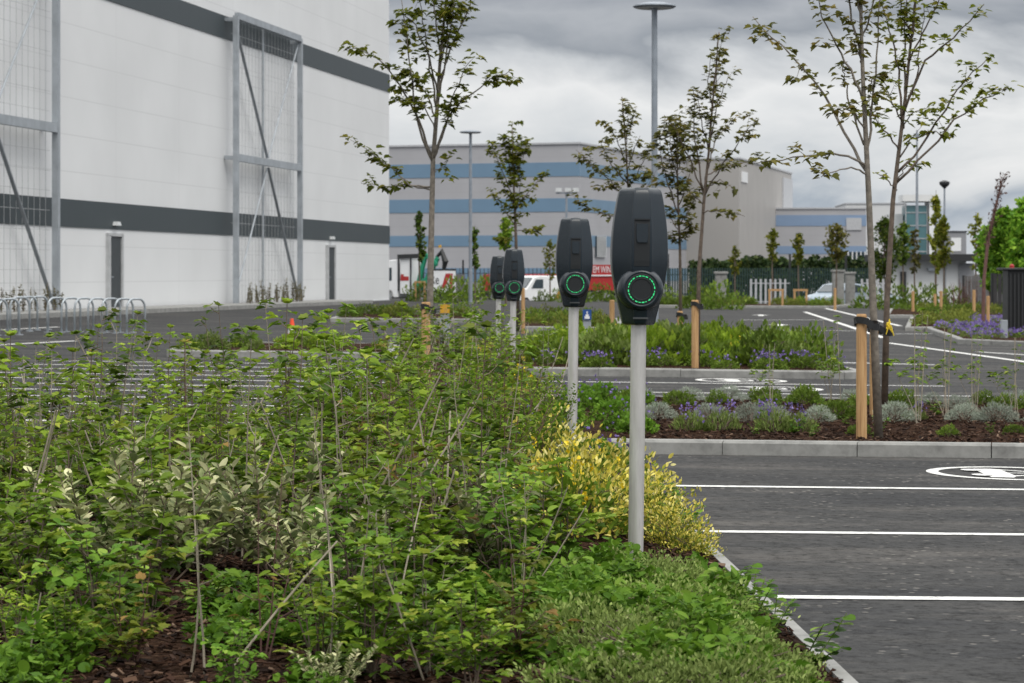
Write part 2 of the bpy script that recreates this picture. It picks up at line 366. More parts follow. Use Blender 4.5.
# ------------------------------------------------------------------ ground, beds, kerbs, paint
def build_ground():
    b = MB()
    xs = [-900, -300, -120, -60, -30] + [-30 + 3 * k for k in range(1, 21)] + [60, 120, 300, 900]
    ys = [-60, -20, 0] + [3 * k for k in range(1, 60)] + [190, 220, 300, 500, 1200, 3000]
    for y in ys:
        for x in xs: b.v.append(Vector((x, y, gz(x, y))))
    n = len(xs)
    for j in range(len(ys) - 1):
        for i in range(n - 1): b.face((j * n + i, j * n + i + 1, (j + 1) * n + i + 1, (j + 1) * n + i))
    structure(b.build('ground', M['asphalt'], smooth=True))
build_ground()
BEDS = []
def pip(x, y, poly):
    ins = False
    for (x1, y1), (x2, y2) in zip(poly, poly[1:] + poly[:1]):
        if (y1 > y) != (y2 > y) and x < (x2 - x1) * (y - y1) / (y2 - y1) + x1: ins = not ins
    return ins
KERB_H, KERB_W = 0.105, 0.125
def soil_z(x, y):
    u = x - .952 + .0366 * (y - 11.84); b = KERB_H - 0.015
    k = max(0.0, min(1.0, (16.9 - y) / 1.5))
    if u < .02: b -= k * (b - .012) * (1 - max(0.0, min(1.0, (-u - .08) / .5)))
    return gz(x, y) + b + 0.03 * noise.noise(Vector((x * 0.9, y * 0.9, 3.1))) + 0.015 * noise.noise(Vector((x * 4, y * 4, 1.7)))
def inset(poly, d):
    n = len(poly); out = []
    for i in range(n):
        p0, p1, p2 = [Vector((*poly[k % n], 0)) for k in (i - 1, i, i + 1)]
        e1 = (p1 - p0).normalized(); e2 = (p2 - p1).normalized()
        n1 = Vector((-e1.y, e1.x, 0)); n2 = Vector((-e2.y, e2.x, 0)); k = n1 + n2
        q = p1 + k * (d / max(0.35, 1 + n1.dot(n2)))
        out.append((q.x, q.y))
    return out
def bed(poly, step=0.25, kerb_h=KERB_H, soil='mulch', kw=KERB_W, skip=()):
    """poly counter-clockwise. Kerb stones round the edge, bark surface inside."""
    BEDS.append(poly); kb = MB()
    inn = inset(poly, kw); n = len(poly)
    for i in range(n):
        if i in skip: continue
        a, c = Vector((*poly[i], 0)), Vector((*poly[(i + 1) % n], 0)); ai, ci = Vector((*inn[i], 0)), Vector((*inn[(i + 1) % n], 0))
        L = (c - a).length; m = max(1, round(L / 0.915)); g = 0.004 / max(L, 0.1)
        for k in range(m):
            t0, t1 = k / m + g, (k + 1) / m - g
            q = [a.lerp(c, t0), a.lerp(c, t1), ai.lerp(ci, t1), ai.lerp(ci, t0)]
            jit = U(-0.004, 0.004); ch = min(.018, kerb_h * .3); b0 = len(kb.v)
            lift = lambda p, dz: Vector((p.x, p.y, gz(p.x, p.y) + dz))
            for p in q: kb.v.append(lift(p, -0.1))
            kb.v.append(lift(q[0], kerb_h - ch + jit)); kb.v.append(lift(q[1], kerb_h - ch + jit))
            kb.v.append(lift(q[0].lerp(q[3], 0.14), kerb_h + jit)); kb.v.append(lift(q[1].lerp(q[2], 0.14), kerb_h + jit))
            kb.v.append(lift(q[2], kerb_h + jit)); kb.v.append(lift(q[3], kerb_h + jit))
            for f in ((0, 1, 5, 4), (4, 5, 7, 6), (6, 7, 8, 9), (1, 2, 8, 7, 5), (2, 3, 9, 8), (3, 0, 4, 6, 9)): kb.face(tuple(b0 + j for j in f))
    structure(kb.build('kerb', M['concrete']))
    x0 = min(p[0] for p in inn); x1 = max(p[0] for p in inn); y0 = min(p[1] for p in inn); y1 = max(p[1] for p in inn)
    nx = max(1, int((x1 - x0) / step)); ny = max(1, int((y1 - y0) / step)); idx = {}
    import bmesh
    bm = bmesh.new(); vs = [bm.verts.new((*p, 0)) for p in inn]; bm.faces.new(vs)
    for i in range(1, nx):
        x = x0 + (x1 - x0) * i / nx
        bmesh.ops.bisect_plane(bm, geom=bm.verts[:] + bm.edges[:] + bm.faces[:], plane_co=(x, 0, 0), plane_no=(1, 0, 0))
    for j in range(1, ny):
        y = y0 + (y1 - y0) * j / ny
        bmesh.ops.bisect_plane(bm, geom=bm.verts[:] + bm.edges[:] + bm.faces[:], plane_co=(0, y, 0), plane_no=(0, 1, 0))
    for v in bm.verts: v.co.z = soil_z(v.co.x, v.co.y)
    me = bpy.data.meshes.new('planting_bed'); bm.to_mesh(me); bm.free(); me.materials.append(M[soil])
    me.polygons.foreach_set('use_smooth', [True] * len(me.polygons))
    o = bpy.data.objects.new('planting_bed_ground', me); COL.objects.link(o); structure(o)
xy = lambda u, v: tuple(LG(u, v)[:2])
bed([xy(-.03, -10), xy(-.03, 5.9), xy(-.03, 12.3), xy(-.03, 19.2), xy(-.03, 25), xy(-.03, 32), xy(-1.75, 32), xy(-1.75, 6.2), xy(-9.0, 6.2), xy(-9.0, -10)], 0.3, .035, kw=.055, skip=(1, 3))          # the long bed
bed([xy(-.205, 5.9), xy(7.5, 5.9), xy(7.5, 12.3), xy(-.205, 12.3)], 0.3, skip=(3,))                                     # island with the twin trees
bed([xy(-.205, 19.2), xy(3.9, 19.2), xy(4.2, 19.5), xy(4.2, 24.7), xy(3.9, 25), xy(-.205, 25)], 0.4, skip=(5,))        # island behind it
bed([xy(-5.0, 24.0), xy(-1.76, 24.0), xy(-1.76, 28.5), xy(-5.0, 28.5)], 0.4)                               # island on the left of the row
def gpoly(pts): return [tuple(gp(*p)[:2]) for p in pts]
FARBEDS = [gpoly([(958, 344), (1060, 348), (1060, 334), (925, 331)]),
           gpoly([(905, 331), (1045, 331), (1045, 321), (910, 320)]),
           gpoly([(885, 318), (1045, 319), (1045, 312), (890, 311)]),
           gpoly([(640, 307.5), (835, 308.5), (850, 306.5), (640, 305.5)]),
           gpoly([(505, 331), (625, 332), (620, 322), (512, 321.5)]),
           gpoly([(330, 322), (480, 323), (480, 317), (345, 316.5)])]
for q in FARBEDS: bed(q, 3.0)
mk = MB()
def strip_line(p, q, w=0.1, dz=0.004, n=None):
    p, q = Vector(p), Vector(q); d = (q - p); s = Vector((-d.y, d.x, 0)).normalized() * (w / 2)
    n = n or max(1, int(d.length / 2)); b0 = len(mk.v)
    for k in range(n + 1):
        c = p.lerp(q, k / n)
        for sg in (-1, 1):
            e = c + s * sg; mk.v.append(Vector((e.x, e.y, gz(e.x, e.y) + dz)))
    for k in range(n): a = b0 + 2 * k; mk.face((a, a + 1, a + 3, a + 2))
def quad_mark(pts, dz=0.004):
    b0 = len(mk.v)
    for p in pts: mk.v.append(Vector((p[0], p[1], gz(p[0], p[1]) + dz)))
    mk.face(tuple(range(b0, b0 + len(pts))))
for v in (-4.35, -1.9, 0.6, 3.25): strip_line(LG(0.02, v), LG(4.8, v))
for v in (15.1, 17.5): strip_line(LG(0.02, v), LG(4.8, v))
for v in (8.9, 10.2, 11.5, 12.8, 14.1, 15.4, 16.7, 18.0, 19.3, 20.6, 21.9): strip_line(LG(-1.77, v), LG(-6.4, v + .05))
for v in (21.0, 24.5, 28): strip_line(LG(-8, v), LG(-13, v + .6))
for v in (27.3, 29.9, 32.5): strip_line(LG(-12, v), LG(-17, v))
for a, c in (((805, 312), (884, 338)), ((826, 308.5), (900, 326)), ((888, 343), (1040, 364)), ((888, 334), (1012, 334)), ((978, 352), (1040, 356)),
             ((0, 345), (76, 341)), ((740, 320), (830, 320)), ((735, 330), (862, 331)), ((0, 330), (60, 327))):
    p, q = gp(*a), gp(*c); strip_line(p, q, 0.15)
def arrow(p, ang, L=2.2):
    d = Vector((math.sin(ang), math.cos(ang), 0)); s = Vector((d.y, -d.x, 0)); P = lambda a, c: (p + d * a + s * c)
    quad_mark([P(0, -.09), P(L * .6, -.09), P(L * .6, .09), P(0, .09)]); quad_mark([P(L * .6, -.32), P(L, 0), P(L * .6, .32)])
arrow(gp(761, 316), 0.1, 2.6); arrow(gp(780, 326), 0.1, 2.4); arrow(gp(935, 365), -1.3, 2.6)
def ev_symbol(c):
    """painted ring with the outline of a car and a plug lead, read from the aisle"""
    Ro, Ri, n = 0.56, 0.48, 40
    P = lambda x, y: c + Vector((y, -x, 0))        # local x along the bay, y to the aisle
    for k in range(n):
        a, e = 2 * math.pi * k / n, 2 * math.pi * (k + 1) / n
        quad_mark([P(Ri * math.cos(a), Ri * math.sin(a)), P(Ro * math.cos(a), Ro * math.sin(a)), P(Ro * math.cos(e), Ro * math.sin(e)), P(Ri * math.cos(e), Ri * math.sin(e))])
    quad_mark([P(*q) for q in ((-.34, -.20), (.34, -.20), (.36, -.06), (.24, -.02), (-.30, -.02), (-.36, -.08))])
    for q in (((-.30, -.02), (-.24, -.02), (-.12, .14), (-.18, .14)), ((-.18, .10), (-.16, .15), (.12, .15), (.12, .10)), ((.08, .14), (.13, .15), (.25, -.02), (.19, -.02)), ((-.04, .10), (0, .10), (0, -.02), (-.04, -.02)),
              ((-.05, .19), (.05, .19), (.05, .32), (-.05, .32)), ((-.04, .32), (-.02, .32), (-.02, .38), (-.04, .38)), ((.02, .32), (.04, .32), (.04, .38), (.02, .38))):
        quad_mark([P(*k) for k in q])
    for sx in (-.2, .2):
        quad_mark([P(sx + .08 * math.cos(a * math.pi / 5), -.235 + .07 * math.sin(a * math.pi / 5)) for a in range(10)], 0.008)
for u, v in ((2.5, 4.5), (2.6, 1.95), (2.45, -0.6), (2.6, 16.3), (2.5, 18.4)): ev_symbol(LG(u, v))
structure(mk.build('road_markings', M['paint']))

# ------------------------------------------------------------------ bark chips, stuff
def chips(name, poly_test, x0, x1, y0, y1, n, smin, smax):
    b = MB(); k = 0
    while k < n:
        x, y = U(x0, x1), U(y0, y1)
        if not poly_test(x, y): continue
        k += 1; L, w, t = U(smin, smax), U(0.006, 0.018), U(0.002, 0.007)
        rot = Matrix.Rotation(U(0, 6.28), 3, 'Z') @ Matrix.Rotation(random.gauss(0, 0.25), 3, 'Y') @ Matrix.Rotation(random.gauss(0, 0.4), 3, 'X')
        c = Vector((x, y, soil_z(x, y) + U(0.002, 0.014))); r = random.random() ** 1.4; b0 = len(b.v)
        for z in (0, t):
            for sx, sy in ((-L / 2, -w / 2 * U(.3, 1)), (L / 2, -w / 2 * U(.3, 1)), (L / 2, w / 2), (-L / 2, w / 2)): b.v.append(c + rot @ Vector((sx, sy, z)))
        for q in ((4, 5, 6, 7), (0, 1, 5, 4), (1, 2, 6, 5), (2, 3, 7, 6), (3, 0, 4, 7)): b.face(tuple(b0 + j for j in q), r)
    o = b.build(name, M['chip']); tag(o, 'loose brown bark chips covering the planting bed', None, kind='stuff'); return o
mainin = inset(BEDS[0], .05); isl = inset(BEDS[1], KERB_W + .02)
o = chips('bark_mulch_chips', lambda x, y: pip(x, y, mainin) and abs(x) < .22 * y + .3, -3.2, 1.3, 7.0, 15, 26000, 0.012, 0.045); o['category'] = 'mulch'
o = chips('bark_mulch_chips', lambda x, y: pip(x, y, isl), 0.8, 6, 17.2, 24, 9000, 0.02, 0.06); o['category'] = 'mulch'; o['label'] = 'loose brown bark chips covering the island of the twin trees'

# ------------------------------------------------------------------ EV chargers
def make_charger():
    root = thing('ev_charger', (0, 0, 0), 'x', 'charger', 'charging posts standing along the planting bed')
    p = MB(); p.lathe([(0.0345, -0.15), (0.0345, 1.10)], 28); p.build('pole', M['steel'], root, smooth=False)
    for f in kids(root): pass
    KIDS.clear()
    z0, hh = 1.043, 0.613
    prof = [(0.0, .062, .072), (.012, .072, .082), (.06, .079, .090), (.16, .094, .100), (.30, .113, .110), (.45, .1265, .117), (.60, .1265, .116), (.75, .119, .110), (.88, .107, .100), (.955, .098, .092), (.985, .090, .084), (1.0, .078, .070)]
    def cr(t):
        ks = [p[0] for p in prof]; i = max(j for j in range(len(ks) - 1) if ks[j] <= t + 1e-9); f = (t - ks[i]) / (ks[i + 1] - ks[i]); out = []
        for c in (1, 2):
            p1, p2 = prof[i][c], prof[i + 1][c]; m = lambda j: (prof[min(j + 1, len(ks) - 1)][c] - prof[max(j - 1, 0)][c]) / (ks[min(j + 1, len(ks) - 1)] - ks[max(j - 1, 0)]); h = ks[i + 1] - ks[i]
            out.append((2 * f**3 - 3 * f**2 + 1) * p1 + (f**3 - 2 * f**2 + f) * h * m(i) + (-2 * f**3 + 3 * f**2) * p2 + (f**3 - f**2) * h * m(i + 1))
        return (t, *out)
    levels = sorted(set([0, .006, .012, .03, .06, .955, .97, .985, .993, 1.0] + [.1 + .85 * k / 34 for k in range(35)]))
    b = MB(); rings = []
    for t, w, d in [cr(t) for t in levels]:
        ring = [(-.34 * w, -d), (.34 * w, -d), (.42 * w, -d * .86), (.98 * w, -d * .22), (w, -d * .05), (w, d * .5), (.93 * w, d * .78), (.7 * w, d), (-.7 * w, d), (-.93 * w, d * .78), (-w, d * .5), (-w, -d * .05), (-.98 * w, -d * .22), (-.42 * w, -d * .86)]
        b0 = len(b.v); rings.append(b0)
        for x, y in ring: b.v.append(Vector((x, y, z0 + t * hh)))
    n = 14
    for A, B in zip(rings, rings[1:]):
        for k in range(n): b.face((A + k, A + (k + 1) % n, B + (k + 1) % n, B + k))
    b.face(tuple(rings[-1] + k for k in range(n))); b.face(tuple(rings[0] + k for k in reversed(range(n))))
    o = b.build('body', M['charger'], root, smooth=True, bevel=0.007); o.data.set_sharp_from_angle(angle=R(50))
    # socket boss: a wide round hub leaning out of the front
    cz = z0 + 0.262 * hh; s = MB(); N = 40
    def disc(bm, prof, cy, cz):
        rg = []
        for r, y in prof:
            b0 = len(bm.v); rg.append(b0)
            for k in range(N): a = 2 * math.pi * k / N; bm.v.append(Vector((r * math.cos(a), cy - y, cz + r * math.sin(a))))
        for A, B in zip(rg, rg[1:]):
            for k in range(N): bm.face((A + k, A + (k + 1) % N, B + (k + 1) % N, B + k))
        bm.face(tuple(rg[-1] + k for k in range(N)))
    disc(s, [(.104, -.03), (.103, .060), (.098, .092), (.087, .112), (.080, .120), (.074, .122), (.070, .117)], 0, cz)
    boss = s.build('socket_hub', M['charger'], root, smooth=True)
    e = MB(); disc(e, [(.0715, .10), (.0710, .1175), (.0660, .1185), (.052, .1185), (.050, .1205), (.046, .1205), (.044, .1175), (.012, .1175)], 0, cz); e.build('socket_cover', M['charger_panel'], boss)
    l = MB()
    for k in range(24):
        a0, a1 = 2 * math.pi * (k + .14) / 24, 2 * math.pi * (k + .86) / 24
        if k % 4 == 3: a1 = 2 * math.pi * (k + .55) / 24
        ri, ro = (.0570, .0603) if k % 2 else (.0564, .0610)
        pts = [Vector((r * math.cos(a), -.1178, cz + r * math.sin(a))) for r, a in ((ri, a0), (ro, a0), (ro, (a0 + a1) / 2), (ro, a1), (ri, a1), (ri, (a0 + a1) / 2))]
        l.prism(pts, (0, -.004, 0))
    l.build('led_ring', M['led'], boss)
    # recessed front slot with a card reader tongue
    q = MB()
    fy = lambda t: -next(d0 + (d1 - d0) * (t - t0) / (t1 - t0) for (t0, _a, d0), (t1, _b, d1) in zip(prof, prof[1:]) if t0 <= t <= t1)
    ts = [.43 + .33 * k / 8 for k in range(9)]
    for t in ts:
        for x in (-.034, .034): q.v.append(Vector((x, fy(t) - .0025, z0 + t * hh)))
    for k in range(8): q.face((2 * k, 2 * k + 1, 2 * k + 3, 2 * k + 2))
    q.box((0, fy(.765) - .004, z0 + .767 * hh), (.070, .016, .006)); slot = q.build('front_slot', M['charger_panel'], root)
    q = MB()
    for t in (.60, .635, .67, .705, .735):
        for x in (-.026, .026): q.v.append(Vector((x * (0.75 if t == .60 else 1), fy(t) - .012, z0 + t * hh)))
    for k in range(4): q.face((2 * k, 2 * k + 1, 2 * k + 3, 2 * k + 2))
    for sgn in (0, 1):
        b0 = len(q.v)
        for t in (.60, .735): q.v.append(Vector(((-.026, .026)[sgn], fy(t), z0 + t * hh)))
        q.face((0 + sgn, b0, b0 + 1, 8 + sgn))
    b0 = len(q.v); q.v.append(Vector((-.0195, fy(.60) , z0 + .595 * hh))); q.v.append(Vector((.0195, fy(.60), z0 + .595 * hh))); q.face((0, 1, b0 + 1, b0))
    q.build('card_reader', M['charger'], slot)
    q = MB(); q.box((0, fy(.055) - .001, z0 + .052 * hh), (.066, .006, .008)); q.build('badge', M['charger_mark'], root)
    return root
CH = Placer(make_charger())
for (px, Y, pyt), lab, rz in (((638.5, 10.3, 188), 'nearest and tallest looking charging post, charcoal head over the yellow leaved shrubs', -.06),
                         ((573.5, 17.2, 218), 'second charging post on a steel pole just behind the yellow leaved shrubs', -.05),
                         ((513.2, 29.4, 249), 'charcoal charging post whose head overlaps the farthest one behind it', -.02),
                         ((498.5, 35.6, 256), 'farthest charging post, its head half hidden behind another charging post', 0.0)):
    top = at(px, Y, pyt); sc = .92 if Y < 11 else 1.0; o = CH.put((top.x, top.y, top.z - 1.656 * sc), rz, sc, lab)
    o.rotation_euler = (0, R(0.75), rz + .10); o.location.x -= 0.012

# ------------------------------------------------------------------ shrubs
def stem_curve(base, az, lean, L, n=6, wob=0.02):
    d = Vector((math.cos(az) * math.sin(lean), math.sin(az) * math.sin(lean), math.cos(lean))); pts = [Vector(base)]; bend = U(-.35, .15)
    for k in range(n):
        d = (d + Vector((math.cos(az), math.sin(az), 0)) * bend * .12 + rdir() * wob * 3).normalized(); pts.append(pts[-1] + d * (L / n))
    return pts
def along(pts, t):
    k = t * (len(pts) - 1); i = min(int(k), len(pts) - 2); return pts[i].lerp(pts[i + 1], k - i), (pts[i + 1] - pts[i]).normalized()
def make_whip(h, nst, lsz, leafm, stemm, group, seed, start=0.35, canes=0, shape=LOBED, dens=1.0):
    random.seed(seed)
    root = thing('young_shrub', (0, 0, 0), 'x', 'shrub', group)
    st, fo = MB(), MB()
    for i in range(nst):
        az = U(0, 6.28); L = h * (1.0 if i == 0 else U(.55, .95)); pts = stem_curve((U(-.03, .03), U(-.03, .03), -.03), az, U(.02, .20) if i == 0 else U(.08, .42), L)
        st.tube(pts, [.0046 - .0032 * k / 6 for k in range(7)], 5)
        t = start + U(-.08, .1); a0 = U(0, 3)
        while t < 1.0:
            p, d = along(pts, min(t, .995)); a0 += 1.57 + U(-.3, .3)
            if random.random() < .42 * dens:
                tw = Vector((math.cos(a0), math.sin(a0), U(.15, .8))).normalized(); TL = U(.07, .20) * (1.25 - t * .6); q = [p, p + tw * TL * .5, p + tw * TL + Vector((0, 0, TL * .15))]
                st.tube(q, [.0028, .002, .0012], 4)
                for tt in (.35, .65, 1.0):
                    pp, _ = along(q, tt)
                    for sg in (1, -1) if tt < 1 else (0, 1, -1):
                        ax = Vector((-tw.y, tw.x, 0)); dd = tw * (.4 if sg else 1) + ax * sg + Vector((0, 0, U(-.35, .35)))
                        fo.leaf(pp + dd.normalized() * .012, dd, Vector((U(-.4, .4), U(-.4, .4), 1)), lsz * U(.5, 1.0), shape, random.random() * .8 + (.2 if tt == 1 else 0), U(.05, .4), U(.1, .5))
            else:
                for sg in (0, math.pi):
                    dd = Vector((math.cos(a0 + sg), math.sin(a0 + sg), U(-.3, .4))); st.tube([p, p + dd.normalized() * .025], [.0012, .001], 3, cap=False)
                    fo.leaf(p + dd.normalized() * .025, dd, Vector((U(-.4, .4), U(-.4, .4), 1)), lsz * U(.55, 1.1), shape, random.random() * .85, U(.05, .4), U(.1, .5))
            t += U(.05, .085) / max(.3, h)
        p, d = pts[-1], (pts[-1] - pts[-2]).normalized()
        for k in range(5):
            a = k * 1.256 + U(-.3, .3); dd = Vector((math.cos(a), math.sin(a), U(.1, .9)))
            fo.leaf(p, dd, Vector((U(-.3, .3), U(-.3, .3), 1)), lsz * U(.5, .9), shape, .4 + .6 * random.random(), U(.1, .4), U(0, .4))
    st.build('stem', M[stemm], root)
    if canes:
        cb = MB()
        for i in range(canes):
            pts = stem_curve((U(-.12, .12), U(-.12, .12), -.02), U(0, 6.28), U(.1, .75), h * U(.65, 1.05), 4, .012)
            cb.tube(pts, [.0048, .0046, .0043, .004, .003], 5)
        cb.build('bare_cane', M['cane'], root)
    fo.build('foliage', M[leafm], root)
    return root
def make_silver(seed):
    random.seed(seed); root = thing('variegated_shrub', (0, 0, 0), 'x', 'shrub', 'silver variegated shrubs in the planting bed'); st, fo = MB(), MB()
    for i in range(14):
        az = U(0, 6.28); pts = stem_curve((U(-.05, .05), U(-.05, .05), -.02), az, U(.15, .95), U(.24, .44)); st.tube(pts, [.004 - .0025 * k / 6 for k in range(7)], 4)
        t = .25
        while t < 1:
            p, d = along(pts, min(t, .99)); a = U(0, 6.28)
            for sg in (0, 3.14, 1.57)[:random.choice((2, 3))]:
                dd = Vector((math.cos(a + sg), math.sin(a + sg), U(.0, .8))); fo.leaf(p, dd + d * .5, Vector((U(-.5, .5), U(-.5, .5), 1)), U(.026, .05), OVAL, random.random() ** .7, U(.1, .5), U(0, .3))
            t += .05
    st.build('stem', M['twig'], root); fo.build('foliage', M['leaf_silver'], root); return root
def make_fine(seed):
    random.seed(seed); root = thing('fine_leaved_shrub', (0, 0, 0), 'x', 'shrub', 'fine leaved shrubs in the planting bed'); st, fo = MB(), MB()
    for i in range(20):
        az = U(0, 6.28); pts = stem_curve((U(-.08, .08), U(-.08, .08), -.02), az, U(.05, .6), U(.45, .8)); st.tube(pts, [.0035 - .002 * k / 6 for k in range(7)], 4)
        t = .12
        while t < 1:
            p, d = along(pts, min(t, .99)); a = U(0, 6.28)
            for sg in range(3):
                dd = Vector((math.cos(a + sg * 2.1), math.sin(a + sg * 2.1), U(.1, .9))); fo.leaf(p + dd * U(0, .03), dd, rdir(), U(.016, .032), OVAL, random.random() * .85, .2, .1)
            t += .03
    st.build('stem', M['redstem'], root); fo.build('foliage', M['leaf_mid'], root); return root
def mound(name, cat, group, seed, rx, hz, n, size, leafm, shape, label='x', flower=None, spiky=0.5, nfl=0, up=0.35, flsize=.012, flh=.12, ragged=.3):
    """low plant: leaves filling a rough dome, optional flower stalks"""
    random.seed(seed); root = thing(name, (0, 0, 0), label, cat, group); fo, st = MB(), MB()
    off = Vector((U(0, 50), U(0, 50), 0))
    for k in range(n):
        a, e = U(0, 6.28), math.asin(U(0.0, 1.0)); d = Vector((math.cos(a) * math.cos(e), math.sin(a) * math.cos(e), math.sin(e)))
        rr = (.55 + .45 * random.random() ** .4) * (1 + ragged * noise.noise(d * 2.4 + off))
        p = Vector((d.x * rx * rr, d.y * rx * rr, d.z * hz * rr)); dd = (d * spiky + Vector((0, 0, up)) + rdir() * .55)
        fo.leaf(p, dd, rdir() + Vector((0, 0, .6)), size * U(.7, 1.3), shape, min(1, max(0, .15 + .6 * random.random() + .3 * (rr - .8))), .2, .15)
    for k in range(14):
        a = U(0, 6.28); st.tube([(0, 0, -.03), (math.cos(a) * rx * .35, math.sin(a) * rx * .35, hz * .5), (math.cos(a) * rx * .7, math.sin(a) * rx * .7, hz * .75)], [.004, .003, .0015], 4)
    st.build('stem', M['twig'], root); fo.build('foliage', M[leafm], root)
    if flower:
        fl = MB()
        for k in range(nfl):
            a, q = U(0, 6.28), U(0, 1) ** .5; x, y = math.cos(a) * rx * q, math.sin(a) * rx * q; z = hz * math.sqrt(max(0.05, 1 - q * q)); top = Vector((x * 1.15, y * 1.15, z + U(.3, 1) * flh))
            fl.tube([(x, y, z * .7), top], [.0015, .001], 3, mi=1, cap=False)
            for j in range(6):
                dd = rdir(); fl.leaf(top + Vector((0, 0, U(-.045, .01) if flsize < .016 else 0)), dd + Vector((0, 0, .3)), rdir(), flsize * U(.8, 1.4), ROUND, random.random(), .1, 0)
        fl.build('blossom', [M[flower], M['leaf_mound']], root)
    return root
def on_soil(x, y, dz=0): return Vector((x, y, soil_z(x, y) + dz))

GB, GT = 'bushy green young shrubs in the planting bed', 'tall thin young shrubs in the planting bed'
KW = [make_whip(.50, 6, .058, 'leaf_mid', 'twig', GB, 11, .12, 0, MAPLE, 1.5),
      make_whip(.42, 6, .058, 'leaf_lime', 'twig', GB, 12, .10, 1, OVAL, 1.6),
      make_whip(.55, 5, .062, 'leaf_mid', 'cane', GB, 13, .18, 2, MAPLE, 1.3),
      make_whip(.46, 6, .050, 'leaf_red', 'redstem', GB, 14, .10, 0, MAPLE, 1.5),
      make_whip(.36, 7, .046, 'leaf_clover', 'twig', GB, 16, .08, 0, ROUND, 1.7),
      make_whip(.90, 2, .056, 'leaf_mid', 'cane', GT, 17, .45, 1, MAPLE, .8),
      make_whip(.82, 3, .052, 'leaf_lime', 'twig', GT, 18, .40, 0, MAPLE, .9),
      make_whip(.98, 2, .060, 'leaf_dark', 'twig', GT, 19, .50, 2, MAPLE, .8),
      make_whip(.76, 3, .056, 'leaf_red', 'redstem', GT, 20, .35, 0, OVAL, 1.0),
      make_whip(.88, 3, .056, 'leaf_mid', 'cane', GT, 27, .30, 2, MAPLE, 1.2)]
KL = ['bushy mid green shrub', 'bushy fresh green shrub', 'bushy green shrub with bare canes', 'bushy shrub with bronze leaf tips', 'very low fresh green shrub',
      'tall pale stemmed shrub', 'tall fresh green shrub', 'tall dark leaved shrub', 'tall shrub with bronze leaf tips', 'tall leafy shrub with bare canes']
ZN = ['in the open bark at the front of the bed', 'in the middle of the wide bed', 'at the back of the wide bed', 'in the narrow bed along the charging posts']
PW = [Placer(k) for k in KW]
random.seed(101)
spots = []
def far_enough(x, y, d): return all((x - a) ** 2 + (y - b) ** 2 > d * d for a, b in spots)
def scatter(n, y0, y1, gap, kinds, test, scf):
    t = k = 0
    while k < n and t < 9000:
        t += 1; y = y0 + (y1 - y0) * random.random() ** .85
        x = U(-.225 * y, .25) if y1 < 18 else LG(U(-1.55, -.25), y - 11.84).x
        px = 512 + x / y * F
        if y1 < 18 and (x - .952 + .0366 * (y - 11.84) > -.9 or not test(px, y) or (px > 505 and y < 12.5)): continue
        if not far_enough(x, y, gap): continue
        spots.append((x, y)); k += 1; w = random.choice(kinds); zn = 3 if y1 > 18 else 0 if y < 10 else 1 if y < 14 else 2
        PW[w].put(on_soil(x, y), U(0, 6.28), U(.85, 1.15) * scf(px, y), KL[w] + ' ' + ZN[zn])
clear = lambda px, y: not (y < 9.6 and 25 < px < 320 and random.random() < .6) and not (370 < px < 540 and 9.6 < y < 13.5 and random.random() < .6) and not (60 < px < 340 and 8.9 < y < 11.0 and random.random() < .85) and not (px < 330 and y > 14.2 and random.random() < .75)
scatter(108, 8.3, 17.4, .30, (0, 0, 1, 2, 2, 3, 4, 4, 1), clear, lambda px, y: (.80 if y > 12.5 else .95) if px < 340 else 1.08)
spots_low = spots[:]; spots.clear()
scatter(58, 8.7, 17.0, .42, (5, 6, 7, 8, 9, 6, 6, 8), lambda px, y: not (y < 9.6) and (px > 250 or (y > 11 and random.random() < .75)), lambda px, y: 1.0 if px > 215 else .92)
spots.clear()
scatter(34, 17.7, 40, .5, (0, 2, 3, 1, 9, 6), clear, lambda px, y: U(.75, 1.0))
for px, Y, w, sc in ((283, 13.6, 6, 1.28), (-2, 10.2, 7, 1.0), (12, 11.4, 6, 1.1), (118, 14.6, 5, 1.0), (350, 14.4, 9, 1.12), (395, 15.2, 6, 1.25), (462, 16.4, 5, 1.05), (225, 15.6, 7, .92), (555, 9.4, 0, 1.0), (520, 8.9, 9, .62), (60, 12.6, 5, .98), (180, 13.2, 8, 1.1)):
    P = at(px, Y, z=0); lab = {283: 'tallest leafy young shrub, standing up before the orange cone', -2: 'tall dark shrub cut by the left edge, nearest the camera there', 12: 'fresh green shrub beside the left edge with leaves over the bays', 118: 'tall pale stemmed shrub rising before the bike hoops', 350: 'tall green shrub to the left of the staked tree before the warehouse',
        395: 'tall green shrub whose top reaches the tie of the staked tree', 462: 'pale stemmed shrub rising between the staked tree and the farthest charging post', 555: 'bushy green shrub at the edge of the low ground cover', 225: 'tall dark shrub between the warehouse door and the tallest shrub', 520: 'caned shrub leaning over the ground cover nearest the camera', 60: 'pale stemmed shrub rising before the left group of hoops', 180: 'bronze tipped shrub rising before the right end of the hoops'}[px]
    PW[w].put(on_soil(P.x, P.y), U(0, 6.28), sc, lab)
